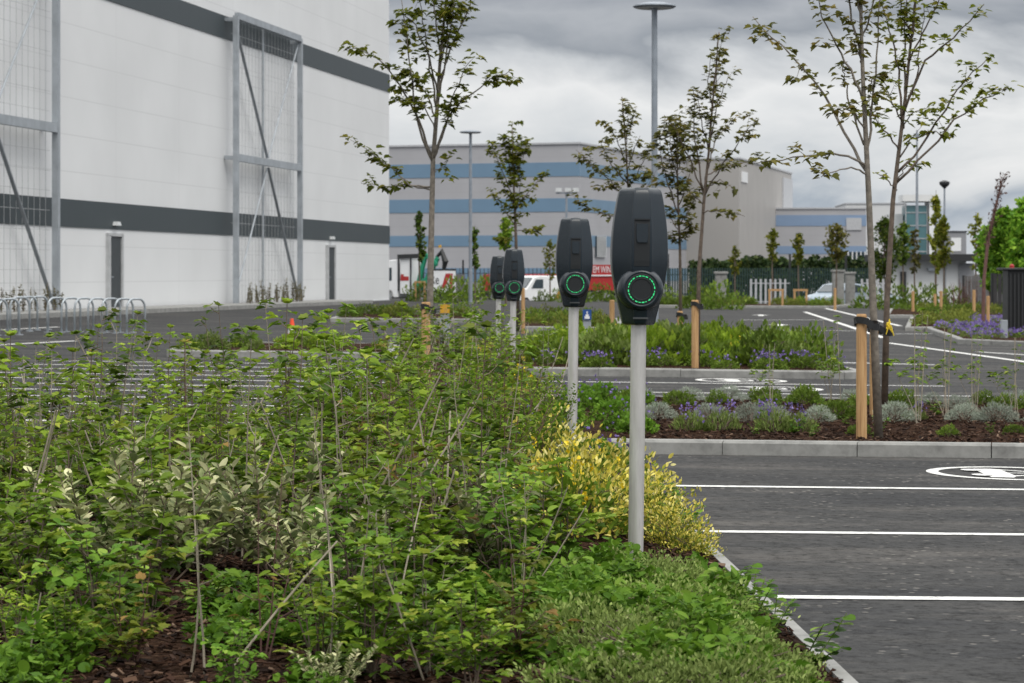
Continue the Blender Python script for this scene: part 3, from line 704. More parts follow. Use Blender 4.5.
for px, py, w, sc, lab in ((14, 655, 1, .62, 'fresh green shrub cut by the left edge over the front bark'), (66, 668, 0, .5, 'small green shrub over the front bark near the left edge'), (132, 662, 3, .75, 'bronze tipped bushy shrub standing alone in the front bark'), (196, 672, 5, .88, 'thin pale stemmed shrub standing in the front bark, nearest the camera'),
        (268, 655, 8, .80, 'thin red stemmed shrub right of the bark clearing'), (318, 668, 1, .80, 'bushy fresh green shrub before the cream leaf tuft'), (372, 676, 0, .85, 'bushy green shrub at the bottom centre of the bed'), (430, 672, 2, .75, 'bushy caned shrub at the bottom centre of the bed'), (470, 690, 0, .66, 'bushy green shrub cut by the bottom of the picture'), (520, 668, 3, .8, 'bronze tipped shrub at the left edge of the ground cover'), (95, 640, 4, 1.0, 'low fresh green shrub behind the front bark'), (238, 690, 4, .6, 'low fresh green shrub at the bottom of the bark clearing'),
        (340, 640, 5, .9, 'pale stemmed shrub leaning over the bottom centre'), (410, 640, 7, .72, 'dark caned shrub in the lower middle of the bed')):
    g = gp(px, py, .1); PW[w].put(on_soil(g.x, g.y), U(0, 6.28), sc, lab)
for px, Y, w, sc, lab in ((404, 21.5, 6, 1.1, 'tall green shrub just left of the foot of the warehouse tree stake'), (432, 23, 9, 1.05, 'tall leafy shrub covering the foot of the warehouse tree stake'), (452, 24, 5, 1.1, 'pale stemmed shrub right of the warehouse tree stake')):
    P = at(px, Y, z=0); PW[w].put(on_soil(P.x, P.y), U(0, 6.28), sc, lab)
PS = [Placer(make_silver(21)), Placer(make_silver(22))]; random.seed(33)
for i, (px, py, sc, lab) in enumerate(((105, 572, 1.4, 'silver variegated shrub among the stems left of the other silver ones'), (150, 582, 1.4, 'silver variegated shrub with pale leaves over open bark chips'), (195, 572, 1.3, 'small silver variegated shrub tucked behind the front shrubs'),
        (280, 575, 1.35, 'silver variegated shrub right of the bark clearing'), (312, 592, 1.1, 'low cream leaved shrub beside the yellow leaf spot'), (20, 520, .9, 'silver variegated shrub close to the left edge'), (480, 580, 1.2, 'silver variegated shrub between green stems before the yellow shrubs'), (545, 500, .8, 'pale leaved shrub touching the yellow shrubs'), (330, 690, .45, 'cream leaf tuft at the very bottom of the bed'), (608, 695, .4, 'pale leaf tuft at the bottom beside the ground cover'))):
    g = gp(px, py, .1); PS[i % 2].put(on_soil(g.x, g.y), U(0, 6), sc, lab)
PF = [Placer(make_fine(25)), Placer(make_fine(26))]
for i, (px, py, sc, lab) in enumerate(((430, 508, 1.0, 'feathery fine leaved shrub left of the leaning canes'), (470, 490, 1.05, 'feathery fine leaved shrub in the middle of the bed'), (510, 495, .95, 'feathery fine leaved shrub beside the yellow shrubs'), (400, 480, 1.0, 'fine leaved shrub at the left end of its clump'), (545, 470, .8, 'fine leaved shrub just behind the yellow shrubs'), (350, 470, 1.0, 'fine leaved shrub behind the caned shrubs, apart from its clump'))):
    g = gp(px, py, .1); PF[i % 2].put(on_soil(g.x, g.y), U(0, 6), sc, lab)
# yellow euonymus mounds
PY = [Placer(mound('yellow_shrub', 'shrub', 'yellow leaved shrubs under the chargers', 41 + k, .27, .27, 1500, .027, 'leaf_yellow', OVAL, spiky=.5, up=.35, ragged=1.0)) for k in range(2)]
for i, (px, py, sc, lab) in enumerate(((575, 536, 1.05, 'largest yellow leaved shrub, left of the nearest charging post'), (612, 527, .95, 'yellow leaved shrub directly behind the nearest pole'), (674, 538, .62, 'yellow leaved shrub right of the nearest pole beside the kerb'), (595, 505, 1.2, 'yellow leaved shrub behind the largest one, left of the pole'), (652, 506, .72, 'yellow leaved shrub in the second rank right of the pole'), (692, 541, .42, 'small yellow leaved shrub spilling over the kerb'), (560, 490, 1.1, 'pale yellow shrub at the foot of the second charging post'), (548, 528, .7, 'small yellow shrub on the left fringe of its clump'), (650, 534, .68, 'low yellow leaved shrub at the foot of the nearest pole'))):
    g = gp(px, py, .1); PY[i % 2].put(on_soil(g.x, g.y), U(0, 6), sc, lab)
# grey green hebe mounds near the camera
PH = [Placer(mound('hebe_mound', 'shrub', 'low grey green mounds in the ground cover', 51 + k, .22, .10, 2000, .0155, 'leaf_hebe', OVAL, spiky=.5, up=.4, ragged=.9)) for k in range(2)]
hz = [(648, 585, 1.0), (680, 590, 1.0), (700, 618, 1.0), (660, 618, 1.0), (715, 655, 1.0), (745, 665, .9), (640, 660, 1.1), (585, 640, 1.0), (780, 700, .9), (725, 700, 1.1), (660, 705, 1.0), (560, 600, .9), (610, 700, 1.0), (672, 580, .6)]
for i, (px, py, sc) in enumerate(hz):
    g = gp(px, py, .1); PH[i % 2].put(on_soil(g.x, g.y), U(0, 6), sc, 'low grey-green mound of fine leaves in the ground cover beside the kerb')
# bright ground cover, uncountable
random.seed(61); b = MB(); k = 0
while k < 19000:
    v = U(-4.9, .9); u = U(-3.0, -.24)
    p = LG(u, v); 
    if v > -.95 + .2 * math.sin(u * 9) or (v > -1.75 + .12 * math.sin(u * 20) and -.72 < u < -.1): continue
    dn = noise.noise(Vector((p.x * 2.6, p.y * 2.6, 8.0))) + .35 * noise.noise(Vector((p.x * 8, p.y * 8, 2.0)))
    lim = -.02 + (u + .3) * -.25 if u > -.9 else .1 + min(.22, (-.9 - u) * .4)
    if dn < lim - .12: continue
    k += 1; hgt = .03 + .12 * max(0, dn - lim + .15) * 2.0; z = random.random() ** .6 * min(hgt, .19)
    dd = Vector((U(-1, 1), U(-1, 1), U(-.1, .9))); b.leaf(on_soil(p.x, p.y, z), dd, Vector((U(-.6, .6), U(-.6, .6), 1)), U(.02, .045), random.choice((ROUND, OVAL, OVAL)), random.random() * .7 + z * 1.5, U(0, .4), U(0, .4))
tag(b.build('ground_cover', M['leaf_clover']), 'bright green low ground cover beside the kerb', 'ground cover', kind='stuff')
# seedlings and trailing sprigs over the kerb
random.seed(63)
def make_sprig(seed):
    random.seed(seed); root = thing('trailing_sprig', (0, 0, 0), 'x', 'weed', 'green sprigs reaching over the kerb'); st, fo = MB(), MB()
    for i in range(3):
        pts = stem_curve((U(-.03, .03), U(-.03, .03), -.01), U(-1, 1), U(.3, 1.1), U(.16, .34)); st.tube(pts, [.0022] * 6 + [.001], 4); t = .15
        while t < 1:
            p, d = along(pts, min(t, .99)); a = U(0, 6.28)
            for sg in (0, 3.14): fo.leaf(p, Vector((math.cos(a + sg), math.sin(a + sg), U(0, .6))), Vector((U(-.4, .4), U(-.4, .4), 1)), U(.025, .045), ROUND, random.random(), .15, .3)
            t += .11
    st.build('stem', M['leaf_mound'], root); fo.build('foliage', M['leaf_clover'], root); return root
PG = [Placer(make_sprig(64)), Placer(make_sprig(65))]
for i in range(22):
    v = U(-4.4, 3.5); p = LG(U(-.34, -.16), v)
    PG[i % 2].put(on_soil(p.x, p.y), U(-.6, .6), U(.6, 1.1), 'thin green sprig leaning over the pale kerb beside the parking bays')
for i in range(84):
    x, y = U(-1.75, .15), U(7.8, 10.4)
    PG[i % 2].put(on_soil(x, y), U(0, 6), U(.5, 1.0), 'small green weed seedling growing through the bark chips')
# purple cranesbill at the second charger
PC = [Placer(mound('cranesbill', 'flower', 'purple flowered plants by the chargers', 71 + k, .24, .22, 420, .04, 'leaf_clover', LOBED, flower='purple', nfl=5, flsize=.017, flh=.16, spiky=.4)) for k in range(2)]
random.seed(72)
for i in range(30):
    p = LG(U(-1.2, -.18), U(2.2, 11.5)); PC[i % 2].put(on_soil(p.x, p.y), U(0, 6), U(.5, .85), 'green cranesbill plant with purple flowers around the second charging post')
for i in range(12):
    p = LG(U(-.02, .55), U(6.3, 12.0)); PC[i % 2].put(on_soil(p.x, p.y), U(0, 6), U(.5, .8), 'green cranesbill plant at the end of the twin tree island beside the second charging post')
PYF = Placer(mound('yellow_daisy', 'flower', 'yellow flowered plants in the beds', 75, .2, .25, 260, .05, 'leaf_mid', OVAL, flower='yellowpetal', nfl=12, flsize=.015, flh=.2))
for px, Y, lab in ((528, 22, 'yellow flowered plant left of the second charging post'), (520, 25, 'yellow flowered plant behind the cranesbill'), (548, 11.3, 'yellow flowered plant at the front of the yellow shrubs'), (575, 11.2, 'yellow flowered plant at the left front of the nearest pole'), (612, 40, 'yellow flowered plant by the blue sign post'), (735, 33.5, 'yellow flowered plant beside the stake of the island tree'), (480, 30, 'yellow flowered plant in the narrow bed beside the farthest charging posts')):
    P = at(px, Y, z=0); PYF.put(on_soil(P.x, P.y), U(0, 6), U(.8, 1.1), lab)

# ------------------------------------------------------------------ island planting
random.seed(81)
PSA = [Placer(mound('santolina', 'shrub', 'silver grey cushion plants on the twin tree island', 82 + k, .19, .165, 1700, .026, 'leaf_santolina', NEEDLE, spiky=.9, up=.3, ragged=.3)) for k in range(2)]
PGM = [Placer(mound('green_mound', 'shrub', 'green cushion plants on the twin tree island', 85 + k, .20, .16, 900, .030, 'leaf_mound', OVAL, spiky=.6, up=.5, ragged=.5)) for k in range(2)]
PLV = Placer(mound('lavender', 'flower', 'lavender plants on the twin tree island', 88, .14, .13, 420, .035, 'leaf_hebe', LANCE, flower='purple', nfl=12, flsize=.014, flh=.14, up=.9))
n = 0
for row, v, u0, u1, kinds in ((0, 7.0, .15, 6.6, 'f'), (1, 8.7, .3, 6.6, 'ssssgssslsss'), (2, 11.0, .5, 6.6, 'gsggg'), (3, 11.8, .3, 6.6, 'sgsgs')):
    u = u0
    while u < u1:
        uu = u + U(-.08, .08); p = LG(uu, v + U(-.22, .22)); u += {0: .6, 1: .31, 2: .42, 3: .40}[row]
        k = random.choice(kinds); loc = on_soil(p.x, p.y); n += 1
        if row == 0:
            PGM[n % 2].put(loc, U(0, 6), U(.35, .65), 'small green tuft in the bark right behind the concrete kerb'); continue
        where = {1: 'in the front planting row of the island', 2: 'in the middle row of the island', 3: 'in the back row of the island by the bays'}[row]
        if k == 's': PSA[n % 2].put(loc, U(0, 6), U(.65, 1.0), 'round silver grey cushion plant ' + where)
        elif k == 'g': PGM[n % 2].put(loc, U(0, 6), U(.55, .9), 'soft green cushion plant ' + where)
        else: PLV.put(loc, U(0, 6), U(.6, .85), 'lavender with short purple flower spikes ' + where)
for px, lab in ((690, 'lavender with purple spikes right of the nearest pole'), (722, 'lavender with purple spikes between two silver cushions'), (774, 'lavender with purple spikes left of the timber stake'), (798, 'lavender with purple spikes nearest the timber stake')):
    p = at(px, 19.0, z=0); PLV.put(on_soil(p.x, p.y), U(0, 6), U(.9, 1.1), lab)
for i in range(26):
    p = LG(U(.2, 5.5), U(6.3, 12.0)); PG[i % 2].put(on_soil(p.x, p.y), U(0, 6), U(.4, .9), 'small green weed between the cushion plants of the twin tree island')
# tall thin whips on the island at right
PT = Placer(make_whip(1.0, 3, .07, 'leaf_mid', 'cane', 'thin bare-stemmed saplings on the twin tree island', 95, .62, 2))
for px, Y, sc, lab in ((918, 20.5, .95, 'thin sapling with forked pale stems right of the twin trees'), (945, 21.5, .85, 'thin leaning sapling over the road arrow'), (975, 22, .8, 'thin sapling standing before the lane line'), (830, 22, .85, 'thin sapling left of the timber stake'), (1012, 21, .75, 'thin sapling near the right edge'), (770, 22.4, .62, 'low thin sapling at the back of the island')):
    p = at(px, Y, z=0); PT.put(on_soil(p.x, p.y), U(0, 6), sc, lab)
# the island behind and the far strips
random.seed(97)
PM = [Placer(mound('perennial_clump', 'plant', 'leafy clumps on the second island', 98 + k, .26, .26, 520, .05, ('leaf_mound', 'leaf_lime', 'leaf_hebe')[k], OVAL, up=.8, ragged=.7)) for k in range(3)]
PMP = Placer(mound('cranesbill_clump', 'flower', 'purple flowered clumps on the second island', 102, .24, .15, 420, .040, 'leaf_mound', OVAL, flower='purple', nfl=13, flsize=.02, flh=.14))
for i in range(96):
    u, v = U(.25, 4.0), 19.75 + 5.3 * random.random(); p = LG(u, v)
    if v < 20.6: PMP.put(on_soil(p.x, p.y), U(0, 6), U(.7, 1.0), 'low clump with purple flowers along the second kerb')
    else: PM[i % 3].put(on_soil(p.x, p.y), U(0, 6), U(.8, 1.7), ('mid green', 'fresh green', 'grey-green')[i % 3] + ' leafy clump on the second island behind the purple flowers')
for i in range(16):
    p = LG(U(-4.8, -1.9), U(24.3, 28.2)); PM[i % 3].put(on_soil(p.x, p.y), U(0, 6), U(.5, .8), ('mid green', 'fresh green', 'grey-green')[i % 3] + ' clump on the small island beside the orange cone')
PFY = Placer(mound('yellow_clump', 'plant', 'yellow green clumps on the far strips', 105, .45, .34, 300, .09, 'leaf_yellowgreen', OVAL, up=.6, ragged=.6))
PFG = Placer(mound('green_clump', 'plant', 'green clumps on the far strips', 106, .5, .40, 300, .10, 'leaf_mound', OVAL, up=.7, ragged=.7))
PFL = Placer(mound('lavender_clump', 'flower', 'purple lavender clumps on the far strips', 107, .45, .26, 200, .10, 'leaf_hebe', LANCE, flower='purple', nfl=22, flsize=.05, flh=.16, up=.9))
fs = ['in the strip nearest the black cabinet', 'in the yellow strip beyond the first lavender', 'in the strip before the white shed', 'in the long strip behind the far lane', 'in the strip behind the second charging post', 'in the strip before the warehouse corner']
for bi, poly in enumerate(FARBEDS):
    x0, x1 = min(p[0] for p in poly), max(p[0] for p in poly); y0, y1 = min(p[1] for p in poly), max(p[1] for p in poly); k = 0; t = 0
    want = (60, 40, 34, 44, 18, 18)[bi]
    while k < want and t < 3000:
        t += 1; x, y = U(x0, x1), U(y0, y1)
        if not pip(x, y, inset(poly, .35)): continue
        k += 1; loc = Vector((x, y, soil_z(x, y))); rr = random.random(); right = 512 + x / y * F
        if bi == 0 or (bi == 1 and right > 968): PFL.put(loc, U(0, 6), U(.40, .55), 'purple flowering lavender clump ' + fs[bi])
        elif rr < (.75 if bi == 1 else .4): PFY.put(loc, U(0, 6), U(.45, .75), 'low yellow-green clump ' + fs[bi])
        else: PFG.put(loc, U(0, 6), U(.4, .75), 'low green clump ' + fs[bi])
for i, (px, py) in enumerate(((64, 592), (310, 572), (292, 370))):
    g = gp(px, py, .2 if i < 2 else .75); 
# ------------------------------------------------------------------ trees
def rz_off(n): return noise.noise(Vector((n * 1.7, 3.3, n)))
def make_tree(name, Y, trunk, branches, r0, label, group=None, leafm='leaf_tree', lsz=.075, dens=1.0, barkm='bark', seed=1, base_z=None, shape=MAPLE, cl=.06):
    random.seed(seed); p0 = at(trunk[0][0], Y, trunk[0][1])
    if base_z is None: base_z = soil_z(p0.x, p0.y)
    root = thing(name, (p0.x, p0.y, base_z), label, 'tree', group); O = Vector((p0.x, p0.y, base_z))
    tp = [Vector((0, 0, -.05))] + [at(px, Y, py) - O for px, py in trunk[(1 if at(*trunk[0][:1], Y, trunk[0][1]).z - base_z < .3 else 0):]]
    tb = MB(); n = len(tp); zt = tp[-1].z
    tb.tube(tp, [max(.006, r0 * (1 - .85 * max(0, p.z) / zt)) for p in tp], 10)
    tb.build('trunk', M[barkm], root, smooth=True)
    branches = branches + [(trunk[-3:], .15), ([trunk[-2], (trunk[-2][0] * .5 + trunk[-1][0] * .5 + 5, trunk[-1][1] + 12)], .3)]
    bb, fo = MB(), MB()
    def cluster(p, d, k):
        for i in range(k):
            a = U(0, 6.28); dd = Vector((math.cos(a), math.sin(a), U(-.45, .35))) + d * .3
            fo.leaf(p + dd * U(.01, .05) + rdir() * cl * U(.2, 1), dd, Vector((U(-.45, .45), U(-.45, .45), 1)), lsz * .92 * U(.6, 1.15), shape, random.random(), U(.1, .45), U(.15, .6))
    for bi, (pts, leaf0) in enumerate(branches):
        k = rz_off(bi + seed) * 2.2; k = max(-.95, min(.95, k)); x0 = at(pts[0][0], Y, pts[0][1]).x; q = []
        for px, py in pts:
            w = at(px, Y, py); dep = k * (abs(w.x - x0) + .25 * max(0, w.z - at(pts[0][0], Y, pts[0][1]).z))
            w = at(px, Y + dep, py); q.append(w - O)
        L = sum((b - a).length for a, b in zip(q, q[1:])); rb = min(r0 * .36, .004 + .0055 * L)
        fine = [along(q, t / 12)[0] + rdir() * .012 for t in range(13)]; fine[0] = q[0]
        bb.tube(fine, [rb * (1 - .8 * t / 12) + .0012 for t in range(13)], 6)
        t = leaf0
        while t <= 1.0:
            p, d = along(fine, min(t, .999))
            kk = 5 + int(U(0, 6)); cluster(p, d, max(2, int(kk * dens)))
            if random.random() < .38:
                tw = (d * U(.2, 1) + rdir()).normalized(); TL = U(.08, .24); bb.tube([p, p + tw * TL], [.003, .0015], 4); cluster(p + tw * TL, tw, max(2, int(kk * dens)))
            t += U(.05, .125) / max(.5, L) * 1.6
    bb.build('branch', M[barkm], root, smooth=True); fo.build('foliage', M[leafm], root)
    return root
make_tree('staked_tree', 18.7, [(879, 432), (874, 330), (869, 200), (866, 140), (863, 80), (861, 20), (858, -50), (856, -110)],
    [([(867, 172), (850, 145), (826, 97), (800, 65), (775, 40), (752, 18)], .45), ([(867, 166), (845, 155), (825, 153), (800, 156), (775, 160), (757, 163)], .42), ([(864, 145), (850, 105), (845, 80), (842, 62)], .35),
     ([(866, 160), (870, 130), (874, 90), (878, 40), (880, -10)], .35), ([(863, 100), (850, 70), (838, 45), (822, 15), (816, -5)], .5), ([(862, 60), (852, 20), (846, -20), (842, -60)], .3), ([(862, 40), (872, 5), (880, -40)], .2),
     ([(865, 130), (853, 112), (840, 108), (834, 112)], .3), ([(862, 20), (855, -20), (848, -70)], .2), ([(868, 175), (852, 166), (830, 172), (822, 178)], .9), ([(864, 95), (872, 80), (884, 74)], .35), ([(863, 65), (856, 45), (850, 40)], .3)],
    .036, 'nearer of the twin staked trees, its long branch reaching far left', 'staked young trees', 'leaf_tree_dark', .072, 1.2, 'bark_grey', 3)
make_tree('staked_tree', 21.8, [(884, 402), (887, 300), (893, 200), (899, 150), (905, 100), (910, 50), (916, 0), (922, -60)],
    [([(898, 172), (920, 150), (945, 110), (965, 80), (988, 57)], .38), ([(897, 182), (930, 150), (955, 120), (985, 98), (1008, 88)], .4), ([(902, 118), (925, 60), (945, 45), (970, 20), (985, 5)], .42), ([(902, 125), (898, 70), (890, 30), (880, -5)], .35),
     ([(905, 100), (903, 60), (906, 20), (907, -20)], .3), ([(909, 62), (930, 20), (945, -15)], .3), ([(899, 150), (880, 125), (868, 110)], .3), ([(897, 190), (885, 178), (877, 172)], .8), ([(903, 110), (915, 85), (920, 50), (925, 10)], .3), ([(901, 130), (914, 112), (930, 108)], .25),
     ([(898, 160), (910, 140), (935, 132), (950, 135)], .35), ([(902, 120), (890, 100), (884, 80)], .3), ([(912, 40), (900, 5), (895, -30)], .2), ([(896, 185), (905, 168), (922, 163)], .6)],
    .033, 'farther of the twin staked trees, greener, tied with a yellow ribbon', 'staked young trees', 'leaf_tree', .070, 1.15, 'bark', 5)
make_tree('staked_tree', 26.0, [(426, 372), (430, 300), (431, 250), (433, 160), (437, 110), (440, 60), (446, 0), (450, -70)],
    [([(433, 158), (418, 120), (400, 85), (380, 60), (350, 46)], .4), ([(432, 187), (410, 185), (395, 170), (372, 155), (352, 138)], .35), ([(431, 190), (405, 184), (385, 187), (362, 183)], .4), ([(433, 162), (422, 140), (414, 100), (408, 50), (402, 0)], .4), ([(433, 160), (447, 120), (462, 100), (490, 80), (512, 70)], .35),
     ([(433, 160), (445, 130), (455, 90), (470, 60)], .4), ([(437, 110), (430, 70), (425, 30), (418, -5)], .3), ([(439, 80), (455, 40), (470, 5), (478, -30)], .35), ([(433, 172), (445, 166), (453, 150)], .4), ([(437, 105), (446, 60), (452, 20), (456, -20)], .35), ([(435, 130), (424, 105), (412, 98), (398, 102)], .3), ([(441, 55), (434, 10), (430, -40)], .2),
     ([(436, 118), (425, 92), (410, 72), (396, 66)], .3), ([(438, 95), (428, 55), (415, 25), (398, 8)], .35), ([(440, 70), (448, 30), (446, -10)], .3)],
    .043, 'staked young tree standing before the corner of the white warehouse', 'staked young trees', 'leaf_tree', .085, 1.35, 'bark_grey', 7)
make_tree('staked_tree', 32.0, [(697, 350), (699, 270), (704, 200), (709, 150), (713, 100), (719, 32)],
    [([(704, 197), (722, 165), (740, 140), (757, 118)], .3), ([(702, 212), (720, 210), (745, 217)], .4), ([(703, 190), (695, 140), (693, 88)], .3), ([(704, 195), (690, 160), (676, 130), (664, 115)], .3), ([(710, 140), (718, 100), (730, 74)], .25), ([(712, 110), (708, 80), (712, 55)], .2), ([(706, 175), (730, 165), (757, 160)], .3), ([(705, 180), (715, 140), (735, 118)], .25), ([(703, 205), (688, 190), (672, 186)], .3), ([(708, 150), (700, 115), (697, 90)], .25), ([(704, 190), (720, 180), (735, 190)], .3)],
    .035, 'staked island tree with a thin crown, right of the near lamp post', 'staked young trees', 'leaf_tree_dark', .085, 1.15, 'bark', 11)
make_tree('staked_tree', 36.0, [(681, 340), (680, 250), (678, 200), (677, 150), (676, 120)],
    [([(679, 215), (668, 185), (662, 160), (660, 135)], .2), ([(679, 205), (690, 175), (694, 150)], .2), ([(678, 180), (670, 150), (672, 118)], .2), ([(679, 225), (692, 205), (698, 190)], .2), ([(679, 230), (668, 215), (662, 205)], .2), ([(678, 170), (684, 145), (686, 125)], .2), ([(679, 195), (672, 175), (668, 150)], .2), ([(680, 240), (690, 232), (694, 225)], .2), ([(680, 245), (672, 238), (666, 232)], .2)],
    .032, 'bushy bronze tree between the near lamp post and the staked island tree', 'staked young trees', 'leaf_tree_dark', .09, 1.5, 'bark', 13)
make_tree('staked_tree', 38.0, [(633, 335), (630, 220), (626, 150), (622, 97)],
    [([(629, 205), (610, 180), (592, 165), (576, 150)], .25), ([(630, 217), (608, 215), (592, 210), (578, 203)], .3), ([(628, 190), (642, 165), (650, 145)], .25), ([(627, 165), (615, 135), (608, 125)], .25), ([(625, 140), (632, 120), (636, 108)], .2), ([(628, 185), (612, 165), (600, 140)], .25), ([(629, 200), (645, 190), (655, 175)], .25), ([(627, 170), (634, 150), (640, 135)], .2), ([(629, 195), (618, 185), (604, 187)], .2)],
    .033, 'bronze leaved tree behind the heads of the two nearer charging posts', 'staked young trees', 'leaf_tree_dark', .09, 1.3, 'bark', 17)
make_tree('staked_tree', 52.0, [(518, 335), (516, 240), (514, 190), (512, 123)],
    [([(515, 225), (502, 205), (490, 188)], .2), ([(515, 210), (530, 190), (548, 170)], .2), ([(514, 200), (500, 165), (491, 142)], .2), ([(515, 230), (535, 232), (541, 226)], .3), ([(514, 180), (524, 155), (528, 140)], .15), ([(514, 185), (506, 155), (503, 135)], .15), ([(515, 215), (520, 190), (522, 170)], .15), ([(515, 236), (502, 240), (494, 237)], .3), ([(514, 170), (510, 150), (508, 135)], .15), ([(515, 205), (505, 190), (498, 170)], .2)],
    .05, 'small tree rising right above the two far charging posts', 'staked young trees', 'leaf_tree', .11, 1.5, 'bark', 19)
# generic small trees in the distance
def far_tree(px, Y, pyt, pyb, wpx, label, leafm, dens, seed, name='slim_tree', group='slim trees in the distance', lsz=.16):
    random.seed(seed); x = (px - CX) / F * Y; base = gz(x, Y) - .05; top = H - (pyt - HY) / F * Y; c0 = H - (pyb - HY) / F * Y; r = wpx / 2 / F * Y
    root = thing(name, (x, Y, base), label, 'tree', group); hh = top - base; t = MB()
    t.tube([(0, 0, 0), (U(-.05, .05), 0, hh * .5), (0, 0, hh)], [.02 + hh * .008, .015 + hh * .005, .008], 7); t.build('trunk', M['bark'], root)
    bb, fo = MB(), MB(); nb = int(16 * dens) + 6; off = U(0, 40)
    for i in range(nb):
        f = (i + U(0, 1)) / nb; z0 = (c0 - base) + (hh - (c0 - base)) * f * .92; a = U(0, 6.28); L = r * (math.sin(math.pi * (.12 + .84 * f)) ** .8) * U(.6, 1.15)
        e = Vector((math.cos(a) * L, math.sin(a) * L, z0 + L * U(.3, 1.0))); s = Vector((0, 0, z0)); bb.tube([s, e], [.02, .006], 4)
        for j in range(int(9 * dens) + 4):
            q = s.lerp(e, U(.25, 1.05)) + rdir() * r * U(.05, .30); fo.leaf(q, rdir(), rdir() + Vector((0, 0, .5)), lsz * U(.6, 1.2), OVAL, random.random(), .2, .1, 1.5)
    bb.build('branch', M['bark'], root); fo.build('foliage', M[leafm], root); return root
FT = [(773, 130, 229, 262, 14, 'slim tree left of the other two before the beige block', 'leaf_tree', 1.3), (799, 132, 232, 265, 13, 'slim tree in the middle of three before the striped building', 'leaf_tree', 1.5), (836, 125, 224, 262, 24, 'wider small tree above the parked silver car', 'leaf_tree_dark', 2.0),
      (420, 110, 210, 262, 13, 'thin tree behind the truck near the warehouse corner', 'leaf_dark', 1.2), (475, 105, 225, 270, 10, 'thin tree right of the far lamp post', 'leaf_dark', .9), (506, 100, 218, 250, 16, 'thin green tree behind the small tree above the charging posts', 'leaf_mid', 1.4),
      (885, 125, 215, 285, 30, 'dense green tree left of the white shed', 'leaf_dark', 3.0), (903, 128, 222, 265, 18, 'dark narrow tree touching the shed roof', 'leaf_dark', 2.2), (936, 112, 190, 272, 16, 'tall loose tree before the white shed', 'leaf_tree', 2.0), (944, 108, 215, 268, 16, 'loose tree right before the white shed wall', 'leaf_tree', 1.8),
      (976, 118, 212, 270, 18, 'airy tree beyond the end of the shed', 'leaf_tree', 1.3), (550, 140, 238, 280, 16, 'pale airy tree above the white van', 'leaf_tree', 1.0), (735, 140, 245, 275, 14, 'pale thin tree before the beige block', 'leaf_tree', .9), (915, 120, 228, 272, 12, 'thin tree before the glass tower', 'leaf_tree_dark', 1.0)]
for i, (px, Y, a, c, w, lab, lm, d) in enumerate(FT): far_tree(px, Y, a, c, w, lab, lm, d, 200 + i)
for i, (px, Y, a, c, w, lab) in enumerate(((1005, 95, 208, 292, 36, 'bright green bushy tree left of the one cut by the right edge'), (1028, 90, 196, 292, 40, 'tallest bright green tree cut by the right edge'), (990, 104, 225, 290, 24, 'smaller bright green tree behind the black cabinet'))):
    far_tree(px, Y, a, c, w, lab, 'leaf_bright', 6.0, 230 + i, 'bushy_tree', 'bright green trees beyond the dark fence', .17)
random.seed(241)                                                                                     # leaning dead tree
root = thing('dead_tree', at(983, 60, z=gz(11, 60)), 'leaning reddish brown dead tree right of the white shed', 'tree'); O = root.location.copy()
pts = [Vector((0, 0, -.05))] + [at(px, 60, py) - O for px, py in ((984, 280), (988, 240), (996, 205), (1003, 178))]
t = MB(); t.tube(pts, [.05, .045, .04, .03, .01], 7); t.build('trunk', M['redstem'], root)
fo = MB(); bb = MB()
for k in range(150):
    p, d = along(pts, U(.45, 1)); e = p + (d * U(.4, 1) + rdir() * .55) * U(.08, .35); bb.tube([p, e], [.006, .002], 3); fo.leaf(e, d + rdir(), rdir(), U(.05, .11), OVAL, random.random())
bb.build('branch', M['redstem'], root); fo.build('foliage', M['brownleaf'], root)

# ------------------------------------------------------------------ stakes
def stake(px, Y, pyt, w, label, base=None, tie_px=None, ribbon=False, tiemat='black'):
    top = at(px, Y, pyt); b = soil_z(top.x, top.y) if base is None else base; root = thing('tree_stake', (top.x, top.y, b), label, 'stake', 'round timber tree stakes'); h = top.z - b
    p = MB(); p.lathe([(w / 2 * 1.05, -.2), (w / 2, h - .012), (w / 2 * .86, h)], 14); p.build('post', M['wood'], root, smooth=False)
    if tie_px is not None:
        dx = (tie_px - px) / F * Y; t = MB(); z = h - .055; r = .052; pts = []
        for k in range(17):
            a = 2 * math.pi * k / 16; ox = dx * (.5 + .5 * math.cos(a)); 
            pts.append(Vector((dx / 2 + (abs(dx) / 2 + r) * math.cos(a), (r + .004) * math.sin(a), z + .012 * math.sin(2 * a) - (.03 if math.cos(a) * dx > 0 else 0))))
        for a, c in zip(pts, pts[1:]): t.bar(a, c + (c - a) * .15, .008, .05)
        t.build('tie', M[tiemat], root)
        if ribbon:
            g = MB(); c = Vector((dx, -.06, z)); 
            for k in range(5):
                q = [c + Vector((U(-.02, .02), U(-.02, 0), 0)), c + Vector((U(-.02, .03), -.02, U(.02, .05))), c + Vector((U(-.02, .05), -.02, U(.04, .13) * random.choice((-.6, 1))))]; g.tube(q, [.008, .010, .004], 5)
            g.build('ribbon', M['ribbon'], root)
    return root
random.seed(251)
stake(861.5, 18.6, 314, .078, 'thick honey coloured stake tied to the nearer twin tree', tie_px=872)
stake(874, 21.6, 322, .075, 'timber stake behind the nearer twin tree, its tie wearing a yellow ribbon', tie_px=887, ribbon=True)
stake(426, 25.7, 302, .09, 'timber stake with a black tie before the warehouse tree', tie_px=431)
stake(695, 31.8, 300, .09, 'timber stake with a black tie beside the purple flowered island', tie_px=699)
stake(680, 36.0, 311, .08, 'timber stake half hidden behind the nearest charging head', tie_px=684)
stake(612, 37, 300, .075, 'timber stake left of the nearest charging head')
stake(523, 52, 288, .08, 'timber stake right of the third charging post')
